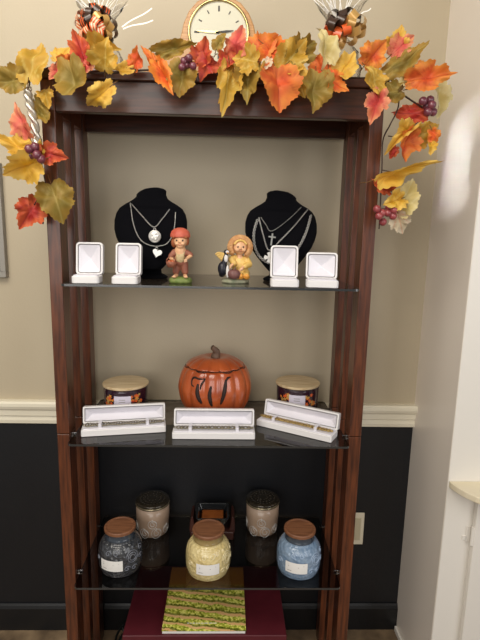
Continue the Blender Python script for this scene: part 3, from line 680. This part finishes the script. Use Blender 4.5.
cp = obj('cap', bm, M['redcap'], f1)
bm = nb()
for x in (-.0068, .0088): ball(bm, (x, -.0192, .1135), .0021, .0012, .0026, 8)
obj('eye', bm, M['eye'], f1)
bm = nb(); tube(bm, [(-.004, -.0198, .1025), (.001, -.0212, .1010), (.006, -.0198, .1025)], .0009, 5); obj('mouth', bm, M['lip'], f1)
bm = lathe(nb(), [(.0095, 0), (.013, .008), (.0138, .016), (.0122, .016), (.011, .008), (0, .004)], 24, (-.0195, -.030, .043), 1, .8)
bk = obj('basket', bm, M['basket'], f1)
bm = nb(); tube(bm, [(-.0195+.0125*math.cos(PI*k/10), -.030, .0588+.0125*math.sin(PI*k/10)) for k in range(11)], .0014, 6); obj('basket_handle', bm, M['basket'], bk)
bm = nb()
for i, (x, y) in enumerate(((-.024, -.031), (-.0155, -.033), (-.0195, -.027))): ball(bm, (x, y, .0585), .005, seg=10)
obj('basket_fruit', bm, M['pumpkin'], bk)

p = onz(235.5, 283.5, Z1)
f2 = thing('seated_child_figurine', 'painted seated child figurine in yellow coat and ruffled bonnet with a dark bird', 'figurine', (p.x, p.y+.016, Z1+.0004), .08); f2.scale = (1.12, 1.12, 1.1)
obj('base', lathe(nb(), [(.031, 0), (.033, .004), (.029, .010), (.012, .012), (0, .012)], 32, (0, 0, 0), 1, .72, fn=lambda a, z: 1+.06*math.sin(6*a+1)), M['rock'], f2)
HC = Vector((.009, -.004, .089))
bm = sph([(HC.x, HC.y, HC.z, .0185, .016, .018), (HC.x, -.0215, .0865, .003), (HC.x-.008, -.0165, .083, .0062, .005, .005), (HC.x+.008, -.0165, .083, .0062, .005, .005)]); limb(bm, (.009, 0, .078), (.009, .002, .06), .008, .009)
limb(bm, (-.006, -.018, .05), (-.014, -.026, .044), .004, .0038)
limb(bm, (.018, -.02, .044), (.012, -.028, .037), .004, .0038)
for k in range(4):
    limb(bm, (-.013, -.025, .046-k*.002), (-.017, -.029, .043-k*.002), .0016, .0013, 3); limb(bm, (.012, -.027, .039-k*.002), (.006, -.0305, .037-k*.002), .0016, .0013, 3)
limb(bm, (.010, 0, .06), (.010, .002, .03), .011, .012)
fuse(obj('body', bm, M['skin'], f2), .0012, 4)
bm = sph([(.011, .003, .045, .0215, .018, .026), (.012, .003, .025, .024, .018, .015)]); limb(bm, (-.004, .0, .062), (-.012, -.008, .058), .009, .0088); limb(bm, (-.012, -.008, .058), (-.006, -.018, .05), .0085, .007)
limb(bm, (.026, 0, .06), (.032, -.006, .047), .009, .0088); limb(bm, (.032, -.006, .047), (.02, -.02, .043), .0085, .007)
limb(bm, (.018, -.006, .022), (.024, -.02, .02), .0095, .008); limb(bm, (.002, -.006, .02), (.004, -.018, .017), .0085, .0075)
fuse(obj('coat', bm, M['yellow'], f2), .0014, 5)
for x, y in ((.025, -.0225), (.010, -.023)):
    bm = sph([(x, y, .0165, .008, .007, .0062), (x, y-.004, .0195, .006, .005, .006)]); fuse(obj('shoe', bm, M['shoe'], f2), .0012, 3)
bm = nb()
for ring, (R_, yy, n, pr) in enumerate(((.0255, -.005, 19, .0068), (.0225, -.008, 17, .0056))):
    for i in range(n):
        a = math.radians(-48)+math.radians(262)*i/(n-1)
        ball(bm, HC+Vector((math.cos(a)*R_, yy, math.sin(a)*R_*.97)), pr, .005, pr, 10, mtx=None)
ball(bm, HC+Vector((0, .008, .004)), .023, .016, .023, 16)
fuse(obj('bonnet', bm, M['straw'], f2), .0013, 2)
bm = nb()
for i in range(9):
    a = PI*(.15+.7*i/8); ball(bm, HC+Vector((math.cos(a)*.0155, -.011, math.sin(a)*.0155+.0015)), .0032, seg=8)
fuse(obj('hair', bm, M['yellow'], f2), .0012, 2)
bm = nb()
for x in (-.0065, .0065): ball(bm, (HC.x+x, -.0195, HC.z+.001), .0018, .0012, .0022, 8)
obj('eye', bm, M['eye'], f2)
bm = nb(); tube(bm, [(HC.x-.0028, -.0192, HC.z-.0088), (HC.x, -.0196, HC.z-.0096), (HC.x+.0028, -.0192, HC.z-.0088)], .0006, 5); obj('mouth', bm, M['lip'], f2)
bm = lathe(nb(), [(.004, 0), (.012, .003), (.0155, .011), (.0145, .019), (.008, .0245), (.002, .0225)], 40, (-.006, -.025, .011), 1, .8, fn=lambda a, z: 1+.06*abs(math.sin(4*a)))
gd = obj('gourd', bm, M['mauve'], f2)
obj('gourd_stem', limb(nb(), (-.006, -.025, .033), (-.003, -.027, .040), .0025, .0018, 4), M['stem'], gd)
bm = sph([(-.033, -.012, .036, .0125, .013, .018), (-.034, -.004, .022, .008, .012, .008)]); limb(bm, (-.03, -.016, .05), (-.025, -.02, .072), .0075, .005); ball(bm, (-.025, -.021, .077), .0068, .0068, .0064)
bd = fuse(obj('bird', bm, M['birdblack'], f2), .0013, 3)
bm = sph([(-.0235, -.0265, .0775, .0045, .003, .0042), (-.026, -.0225, .062, .005, .004, .010), (-.022, -.024, .03, .004, .003, .016)]); fuse(obj('white_plumage', bm, M['birdwhite'], bd), .0011, 2)
bm = limb(nb(), (-.0235, -.027, .0755), (-.022, -.036, .074), .0022, .0008, 5); obj('beak', bm, M['shoe'], bd)
bm = nb()
for i in range(9):
    a = -.9+i*.2; limb(bm, (-.028, .004, .05), (-.034+math.sin(a-.4)*.016, .002, .062+math.cos(a)*.013), .0035, .0022, 5)
fuse(obj('corn_husk', bm, M['yellow'], f2), .0014, 2)

# ------------------------------------------------------------------ shelf 2: candles and pumpkin jar
def cyl_patch(bm, R, a0, a1, z0, z1, off, mi=0, n=16, cy=0):
    rows = [(bm.verts.new(((R+off)*math.sin(a0+(a1-a0)*i/n), cy-(R+off)*math.cos(a0+(a1-a0)*i/n), z0)), bm.verts.new(((R+off)*math.sin(a0+(a1-a0)*i/n), cy-(R+off)*math.cos(a0+(a1-a0)*i/n), z1))) for i in range(n+1)]
    for a, b_ in zip(rows, rows[1:]): bm.faces.new((a[0], b_[0], b_[1], a[1])).material_index = mi
    return bm
def wick3(px, py, lb, rz):
    zt = .104; p = onz(px, py, Z2+zt); R = .0685
    t = thing('three_wick_candle', lb, 'candle', (p.x, min(p.y+.004, WY-R-.012), Z2+.0004), rz, 'plum candles with wooden lids')
    obj('jar', lathe(nb(), [(R-.006, 0), (R-.001, .004), (R-.002, .05), (R-.001, .093), (R-.004, .095), (R-.004, .070), (0, .070)], 56), M['plum'], t)
    obj('lid', lathe(nb(), [(0, .0952), (R+.001, .0952), (R+.0025, .097), (R+.0025, .102), (R, .1035), (0, .104)], 56), M['palewood'], t, smooth=False, bevel=.001)
    lab = obj('label', cyl_patch(nb(), R, -.95, .95, .034, .088, .0006), M['plum'], t)
    rnd = random.Random(int(px))
    for s in (-1, 1):
        bm = nb()
        for i in range(16):
            a = s*rnd.uniform(.36, .85); z = rnd.uniform(.04, .08); r_ = rnd.uniform(.005, .0085); ro = rnd.uniform(0, 6)
            pt = []
            for k in range(10):
                rr = r_*(1 if k % 2 == 0 else .5); aa = a+math.cos(ro+k*PI/5)*rr/R; zz = z+math.sin(ro+k*PI/5)*rr
                pt.append(bm.verts.new(((R+.001+.00008*i)*math.sin(aa), -(R+.001+.00008*i)*math.cos(aa), zz)))
            bm.faces.new(pt).material_index = i % 3
        obj('leaf_print', bm, [M['autumn'], M['rb_gold'], M['rb_orange']], lab)
    bm = cyl_patch(nb(), R, -.36, .36, .036, .079, .0028)
    for z in (.067, .060): cyl_patch(bm, R, -.15, .12, z, z+.0022, .0032, 1)
    obj('label_panel', bm, [M['paleprint'], M['labelink']], lab)
wick3(125.5, 382, 'plum three-wick candle with pale wooden lid left of the pumpkin jar', .05)
wick3(298, 381.5, 'plum three-wick candle with pale wooden lid right of the pumpkin jar', -.15)

PR = .104; PH = .135
p = at(215, 385, .195)
pk = thing('pumpkin_jar', 'glazed orange ceramic pumpkin jar with a carved letter W', 'pumpkin jar', (p.x, .195, Z2+.0004))
PP = [(r*1.12, z*1.38) for r, z in [(0, .004), (.045, 0), (.075, .008), (.095, .03), (.1035, .058), (.1035, .075), (.096, .098), (.084, .114), (.066, .126), (.04, .134), (.018, .132), (0, .127)]]
def prho(z):
    pts = [q for q in PP[1:-1]]
    for (ra, za), (rb, zb) in zip(pts, pts[1:]):
        if za <= z <= zb: return ra+(rb-ra)*(z-za)/(zb-za)
    return .055
rib = lambda a, z: 1-.055*(1-abs(math.sin(a*7+.3)))**1.6
fine = spline([(r, 0, z) for r, z in PP], 4)
body = [(max(0, q.x), q.z) for q in fine]; cutz = .160
lowp = [q for i, q in enumerate(body) if not (i > len(body)//2 and q[1] > cutz)]
bm = lathe(nb(), lowp+[(lowp[-1][0]-.008, lowp[-1][1]-.004)], 140, fn=rib); pb = obj('body', bm, M['pumpkin'], pk)
upp = [q for i, q in enumerate(body) if i > len(body)//2 and q[1] > cutz or i > len(body)*.8]
bm = lathe(nb(), [(upp[0][0]+.003, upp[0][1]-.002)]+[(r, z+.001) for r, z in upp], 140, fn=rib); pl = obj('lid', bm, M['pumpkin'], pk)
st = spline([(0, 0, .172), (.001, 0, .188), (.004, -.003, .200), (-.006, -.008, .213), (-.010, -.010, .216)], 6)
bm = nb(); tube(bm, st, lambda t: .0165-.0085*min(1, t*1.3), 16)
for v in bm.verts: pass
obj('stem', bm, M['stem'], pl)
def psurf(x, z, off):
    a = -PI/2+math.asin(max(-1, min(1, x/prho(z)))) ; R_ = prho(z)*rib(a, z)
    return Vector((R_*math.cos(a)*1.0, R_*math.sin(a)-off, z))
def pk_px(x, y):
    q = at(x, y, .195-.10); return (q.x-p.x, q.z-Z2)
sc = lambda L_: [(170+x/5.33, 335+y/5.33) for x, y in L_]
bm = nb()
for L_, r in ((sc([(128, 278), (112, 272), (112, 248), (130, 235), (155, 238), (185, 236)]), .0022), (sc([(150, 262), (146, 300), (154, 335), (168, 362)]), .0042), (sc([(186, 236), (168, 262), (160, 290)]), .002), (sc([(220, 268), (212, 310), (216, 345), (224, 372)]), .0040), (sc([(298, 240), (294, 275), (286, 320), (272, 366)]), .0038), (sc([(322, 230), (306, 234), (296, 250)]), .0022)):
    q = spline([Vector((a[0], 0, a[1])) for a in (pk_px(*w) for w in L_)], 6)
    tube(bm, [psurf(v.x, v.z, .0002) for v in q], lambda t, r=r: 1.45*r*(.5+.6*math.sin(PI*min(1, max(0, t)))), 8)
o = obj('carved_letter', bm, M['cut'], pb); o['label'] = 'dark carved script letter W'
bm = nb(); rr = []
for i in range(96):
    a = 2*PI*i/96; z = cutz-.001+.004*math.sin(a*7); R_ = prho(z)*rib(a, z)
    rr.append((R_*math.cos(a), R_*math.sin(a), z))
tube(bm, rr, .0016, 6, closed=True); obj('lid_seam', bm, M['cut'], pb)

# ------------------------------------------------------------------ shelf 3: jar candles
def round_jar(px, pyb, lid_y, lb, m, nk, orn, yaw, labx, Rm):
    p = onz(px, pyb, Z3); Yc = p.y+.042
    t = thing('apothecary_candle', lb, 'candle', (p.x, Yc, Z3+.0004), 0, 'round embossed jar candles')
    R = Rm; pr = [(0, .002), (R*.80, 0), (R*.92, .006), (R*.985, .022), (R, .042), (R*.995, .060), (R*.95, .078), (R*.82, .093), (R*.70, .099), (R*.69, .103)]
    jar = obj('glass_jar', lathe(nb(), [(max(0, q.x), max(0, q.z)) for q in spline([(a, 0, z) for a, z in pr], 4)], 64), M[m], t)
    obj('neck', lathe(nb(), [(R*.69, .102), (R*.63, .106), (R*.63, .118), (R*.62, .124)], 48), M[nk], t)
    obj('lid', lathe(nb(), [(0, .123), (R*.68, .123), (R*.715, .125), (R*.715, .132), (R*.685, .1345), (R*.62, .135), (R*.58, .133), (0, .133)], 56), M['lidwood'], t, smooth=False, bevel=.0008)
    # paper label, wrapped on the belly
    def at_surf(a, z, off):
        rr = [q for q in pr]
        for (ra, za), (rb, zb) in zip(rr[1:], rr[2:]):
            if za <= z <= zb: r_ = ra+(rb-ra)*(z-za)/(zb-za); break
        else: r_ = R
        return Vector(((r_+off)*math.sin(a), -(r_+off)*math.cos(a), z))
    bm = nb(); n = 12; a0, a1 = labx; zz = [.027, .036, .045, .054, .061]
    g = [[bm.verts.new(at_surf(a0+(a1-a0)*i/n, z, .0022)) for i in range(n+1)] for z in zz]
    for u, v in zip(g, g[1:]):
        for i in range(n): bm.faces.new((u[i], u[i+1], v[i+1], v[i]))
    for z, f0, f1_ in ((.052, .14, .84), (.047, .14, .62), (.034, .1, .3)):
        c_ = [bm.verts.new(at_surf(a0+(a1-a0)*f, zz_, .0028)) for f, zz_ in ((f0, z), (f1_, z), (f1_, z+.0016), (f0, z+.0016))]
        bm.faces.new(c_).material_index = 1
    obj('label', bm, [M['label'], M['labelink']], t)
    # raised medallion beside the label and little scrolls on the shoulder
    bm = nb(); am, zm = labx[1]+.48, .062
    tube(bm, [at_surf(am+math.cos(k*PI/30)*(.006+.0155*k/150)/R, zm+math.sin(k*PI/30)*(.006+.0155*k/150)*.95, .0004) for k in range(151)], .0010, 5)
    obj('raised_medallion', bm, M[orn], jar)
    for a, z in ((labx[0]+.35, .078), (labx[0]+.75, .080), (labx[1]+.2, .03), (labx[1]+.55, .026), (labx[0]-.35, .05), (labx[1]+.95, .05), (labx[1]+1.0, .075)):
        bm = nb(); tube(bm, [at_surf(a+math.cos(k*.6)*(.011-.0007*k)/R, z+math.sin(k*.6)*(.009-.0006*k), .0004) for k in range(14)], .001, 5)
        obj('raised_scroll', bm, M[orn], jar)
round_jar(118, 574.5, 526, 'black embossed jar candle with wooden lid at the left of the lowest glass shelf', 'blackjar', 'neck', 'orngrey', 0, (-.74, .3), .0655)
round_jar(207.5, 577.5, 531, 'cream embossed jar candle with wooden lid in front of the black dish', 'creamjar', 'creamneck', 'orncream', 0, (-.48, .52), .068)
round_jar(300, 576.5, 529, 'blue embossed jar candle with wooden lid at the right of the lowest glass shelf', 'bluejar', 'neck', 'ornblue', 0, (-.74, .24), .067)
def tall_jar(px, pyb, lb, seed):
    R = .0555; p = onz(px, pyb, Z3); t = thing('tumbler_candle', lb, 'candle', (p.x, p.y+R, Z3+.0004), 0, 'taupe tumbler candles')
    jar = obj('tumbler', lathe(nb(), [(0, .002), (R*.82, 0), (R*.9, .003), (R*.95, .02), (R, .06), (R, .104)], 56), M['taupe'], t)
    obj('rim', lathe(nb(), [(R+.0005, .102), (R+.002, .104), (R+.002, .109), (R-.004, .109)], 56), M['rim'], t)
    f = lambda a, z: 1
    ld = obj('lid', lathe(nb(), [(0, .1095), (R+.001, .1095), (R+.0015, .115), (R-.002, .118), (R*.75, .1195), (0, .121)], 56), M['bronze'], t)
    bm = nb()
    for r_ in (.016, .028, .04):
        for k in range(int(r_*600)):
            a = 2*PI*k/int(r_*600); ball(bm, (r_*math.cos(a), r_*math.sin(a), .1203), .0042, .0042, .0014, 8)
    obj('lid_pattern', bm, M['rim'] if 0 else M['bronze'], ld)
    rnd = random.Random(seed); bm = nb()
    rad = lambda z: R*(.93+.07*min(1, z/.06))
    for a, z, r_ in ((-.42, .018, .0155), (.36, .020, .0165), (.12, .054, .0135), (1.1, .024, .014), (-1.2, .03, .014)):
        a += seed*.25; bm = nb()
        P_ = lambda da, dz: ((rad(z+dz)+.0008)*math.sin(a+da), -(rad(z+dz)+.0008)*math.cos(a+da), z+dz)
        sp = [P_(math.cos(k*PI/14)*r_*q/R*.95, math.sin(k*PI/14)*r_*q) for k in range(58) for q in ((1.1 if k < 28 else max(.5, 1.1-(k-28)*.045)),)]
        sp += [P_(0, r_*.5+.003*k) for k in range(5)]
        tube(bm, sp, .00065, 5); obj('raised_fruit_outline', bm, M['ornwhite'], jar)
tall_jar(150.5, 540, 'taupe tumbler candle with dark embossed lid behind the black jar candle', 0)
tall_jar(263, 538.5, 'taupe tumbler candle with dark embossed lid behind the blue jar candle', -1)
# black square dish on a reddish wooden cradle
p = onz(212, 541, Z3); yq = p.y
sd = thing('dish_stand', 'reddish wooden cradle under the black square dish', 'stand', (p.x, yq+.048, Z3+.0004))
obj('foot', B(-.072, .072, -.045, .045, 0, .030), M['redwood'], sd, smooth=False, bevel=.005)
for s in (-1, 1):
    pts = [(.048, .014), (.072, .012), (.076, .03), (.074, .06), (.07, .078), (.064, .080), (.061, .06), (.058, .038), (.048, .024)]
    bm = prism(nb(), [(s*x, z) for x, z in pts], -.035, .035); obj('cradle_arm', bm, M['redwood'], sd, smooth=False, bevel=.004, segs=3)
ds = thing('square_dish', 'black square ceramic dish holding a block of amber wax', 'dish', (p.x, yq+.048, Z3+.0306))
bm = nb(); A0 = rrect(-.036, .036, -.036, .036, .006); A1 = rrect(-.055, .055, -.05, .05, .008); A2 = rrect(-.049, .049, -.044, .044, .007); A3 = rrect(-.036, .036, -.034, .034, .006)
rows = [[bm.verts.new((x, y, z)) for x, y in A_] for A_, z in ((A0, 0), (A1, .05), (A2, .05), (A3, .014))]
for u, v in zip(rows, rows[1:]):
    n = len(u)
    for i in range(n): bm.faces.new((u[i], u[(i+1) % n], v[(i+1) % n], v[i]))
bm.faces.new(rows[0]); bm.faces.new(rows[-1]); obj('dish', bm, M['blackdish'], ds, smooth=False, bevel=.001)
obj('wax_block', B(-.037, .037, -.033, .033, .0160, .034), M['amber'], ds, smooth=False, bevel=.003)

# ------------------------------------------------------------------ bottom: maroon box, magazine, cord
ZB = .283; a_ = onz(122, 636, ZB); b_ = onz(287, 637, ZB)
mb = thing('maroon_box', 'maroon storage box on the floor under the lowest glass shelf', 'box', ((a_.x+b_.x)/2, a_.y, 0))
w2 = (b_.x-a_.x)/2
obj('box_body', B(-w2+.006, w2-.006, .006, .305, 0, ZB-.04), M['maroon'], mb, smooth=False, bevel=.003)
obj('lid', B(-w2, w2, 0, .312, ZB-.045, ZB), M['maroon'], mb, smooth=False, bevel=.003)
def cover_mat():
    m = bpy.data.materials.new('vineyard_cover'); m.use_nodes = True; N = m.node_tree.nodes; L = m.node_tree.links; b = N['Principled BSDF']; b.inputs['Roughness'].default_value = .22
    tc = N.new('ShaderNodeTexCoord'); sp = N.new('ShaderNodeSeparateXYZ'); L.new(tc.outputs['Object'], sp.inputs[0])
    def math_(op, a, b2=None, cl=False):
        n = N.new('ShaderNodeMath'); n.operation = op; n.use_clamp = cl
        for i, v in enumerate((a, b2)):
            if v is None: continue
            if isinstance(v, (int, float)): n.inputs[i].default_value = v
            else: L.new(v, n.inputs[i])
        return n.outputs[0]
    no = N.new('ShaderNodeTexNoise'); no.inputs['Scale'].default_value = 16; no.inputs['Detail'].default_value = 3; L.new(tc.outputs['Object'], no.inputs['Vector'])
    nf = N.new('ShaderNodeTexNoise'); nf.inputs['Scale'].default_value = 140; nf.inputs['Detail'].default_value = 6; L.new(tc.outputs['Object'], nf.inputs['Vector'])
    # rows get tighter towards the far edge and slope down to the right
    v = math_('ADD', sp.outputs['Y'], math_('MULTIPLY', sp.outputs['X'], .17)); v = math_('ADD', v, math_('MULTIPLY', no.outputs['Fac'], .03))
    v = math_('ADD', v, math_('MULTIPLY', nf.outputs['Fac'], .013))
    ph = math_('POWER', math_('MAXIMUM', math_('ADD', v, .012), .0), .80); s = math_('SINE', math_('MULTIPLY', ph, 150))
    g = N.new('ShaderNodeValToRGB'); g.color_ramp.elements[0].color = S(84, 98, 30); g.color_ramp.elements[1].color = S(250, 246, 132)
    g.color_ramp.elements[0].position = .30; g.color_ramp.elements[1].position = .58; e = g.color_ramp.elements.new(.5); e.color = S(198, 204, 72); L.new(nf.outputs['Fac'], g.inputs['Fac'])
    soil = N.new('ShaderNodeValToRGB'); soil.color_ramp.elements[0].color = S(232, 170, 104); soil.color_ramp.elements[1].color = S(248, 212, 150); L.new(no.outputs['Fac'], soil.inputs['Fac'])
    band = N.new('ShaderNodeMapRange'); band.inputs['From Min'].default_value = -1; band.inputs['From Max'].default_value = 1; L.new(s, band.inputs['Value'])
    mk = N.new('ShaderNodeValToRGB'); mk.color_ramp.elements[0].position = .14; mk.color_ramp.elements[1].position = .22
    mk.color_ramp.elements[0].color = (0, 0, 0, 1); mk.color_ramp.elements[1].color = (1, 1, 1, 1); L.new(band.outputs[0], mk.inputs['Fac'])
    cs = math_('COSINE', math_('MULTIPLY', ph, 150)); shd = N.new('ShaderNodeMapRange'); shd.inputs['From Min'].default_value = .35; shd.inputs['From Max'].default_value = .95; shd.inputs['To Min'].default_value = 1; shd.inputs['To Max'].default_value = .35; L.new(cs, shd.inputs['Value'])
    gd_ = N.new('ShaderNodeVectorMath'); gd_.operation = 'SCALE'; L.new(g.outputs[0], gd_.inputs[0]); L.new(shd.outputs[0], gd_.inputs['Scale'])
    mx = N.new('ShaderNodeMixRGB'); L.new(mk.outputs[0], mx.inputs['Fac']); L.new(soil.outputs[0], mx.inputs[1]); L.new(gd_.outputs[0], mx.inputs[2])
    sky = N.new('ShaderNodeValToRGB'); sky.color_ramp.elements[0].color = S(190, 120, 44); sky.color_ramp.elements[1].color = S(226, 170, 84); L.new(no.outputs['Fac'], sky.inputs['Fac'])  # printed sky, browned so its colour carries the smoked glass tint above
    mk2 = N.new('ShaderNodeMapRange'); mk2.inputs['From Min'].default_value = .175; mk2.inputs['From Max'].default_value = .2; L.new(sp.outputs['Y'], mk2.inputs['Value'])
    mx2 = N.new('ShaderNodeMixRGB'); L.new(mk2.outputs[0], mx2.inputs['Fac']); L.new(mx.outputs[0], mx2.inputs[1]); L.new(sky.outputs[0], mx2.inputs[2])
    L.new(mx2.outputs[0], b.inputs['Base Color']); return m
ZM = ZB+.011; a2 = onz(161.5, 631, ZM); b2 = onz(246, 632, ZM)
mg = thing('magazine', 'thick magazine with a vineyard photograph on its cover, lying on the maroon box', 'magazine', (a2.x, a2.y, ZB+.0004))
mw, mh = b2.x-a2.x, .282
obj('pages', B(.002, mw-.002, .001, mh-.002, .0006, .0100), M['paper'], mg, smooth=False)
cv = obj('cover', B(0, mw, -.0005, mh, .0100, .0106), cover_mat(), mg, smooth=False)
bm = nb()
def stroke(bm, pts, r): return tube(bm, [Vector((x, y, .0108)) for x, y in pts], r, 5)
stroke(bm, [(q.x, q.y) for q in spline([(.050, .172, 0), (.062, .192, 0), (.078, .22, 0), (.090, .234, 0), (.086, .215, 0), (.076, .195, 0), (.092, .201, 0), (.106, .215, 0)], 6)], .0012)
for x0 in (.125, .15, .172): stroke(bm, [(q.x, q.y) for q in spline([(x0, .216, 0), (x0+.008, .23, 0), (x0+.014, .216, 0), (x0+.022, .226, 0)], 6)], .001)
obj('red_title_script', bm, mat('red_ink', S(150, 36, 30), .5), cv)
bm = nb(); rnd = random.Random(4); x = .075
while x < .165: w = rnd.uniform(.004, .012); box(bm, x, x+w, .028, .031, .0106, .0107); x += w+.003
obj('small_print', bm, M['label'], cv, smooth=False)
p = Vector((-.315, .2, 0))
bm = nb(); rnd = random.Random(9); pts = []
for k in range(34):
    a = k*.62; r_ = .03+.010*math.sin(k*1.7); pts.append((p.x+r_*math.cos(a), .18+r_*2.2*math.sin(a), .006+.005*k*.35+.012*math.sin(k*.9)**2))
tube(bm, spline(pts, 4), .0042, 8); 
o = obj('power_cord', bm, M['cord']); tag(o, 'black power cord coiled on the floor left of the maroon box', 'cord')

# ------------------------------------------------------------------ light
def area(name, loc, tgt, sx, sy, e, col, spread=PI):
    l = bpy.data.lights.new(name, 'AREA'); l.shape = 'RECTANGLE'; l.size = sx; l.size_y = sy; l.energy = e; l.color = col; l.spread = spread
    o = bpy.data.objects.new(name, l); COL.objects.link(o); o.location = loc; o.rotation_euler = (Vector(tgt)-Vector(loc)).to_track_quat('-Z', 'Y').to_euler(); return o
area('ceiling_light', (-.6, -1.0, 2.65), (-.2, .2, 1.2), 1.4, .8, 27, (1, .93, .82))
area('window_light', (2.2, -2.2, 1.7), (.3, .2, 1.1), 1.6, 1.6, 28, (.98, .98, 1.0))
area('room_light', (-.7, -2.7, 1.8), (0, .2, 1.0), 2.0, 1.6, 34, (1, .96, .91))
area('added_streak_light', (.13, -1.25, 1.98), (CX, .17, 1.70), .02, .26, .11, (.96, .98, 1), math.radians(3))  # added narrow lamp that throws the bright streak on the partition side
w = bpy.data.worlds.new('room'); bpy.context.scene.world = w; w.use_nodes = True
w.node_tree.nodes['Background'].inputs['Color'].default_value = (.80, .76, .70, 1); w.node_tree.nodes['Background'].inputs['Strength'].default_value = .27
vs = bpy.context.scene.view_settings; vs.view_transform = 'Standard'; vs.look = 'None'; vs.exposure = -.03; vs.gamma = 1
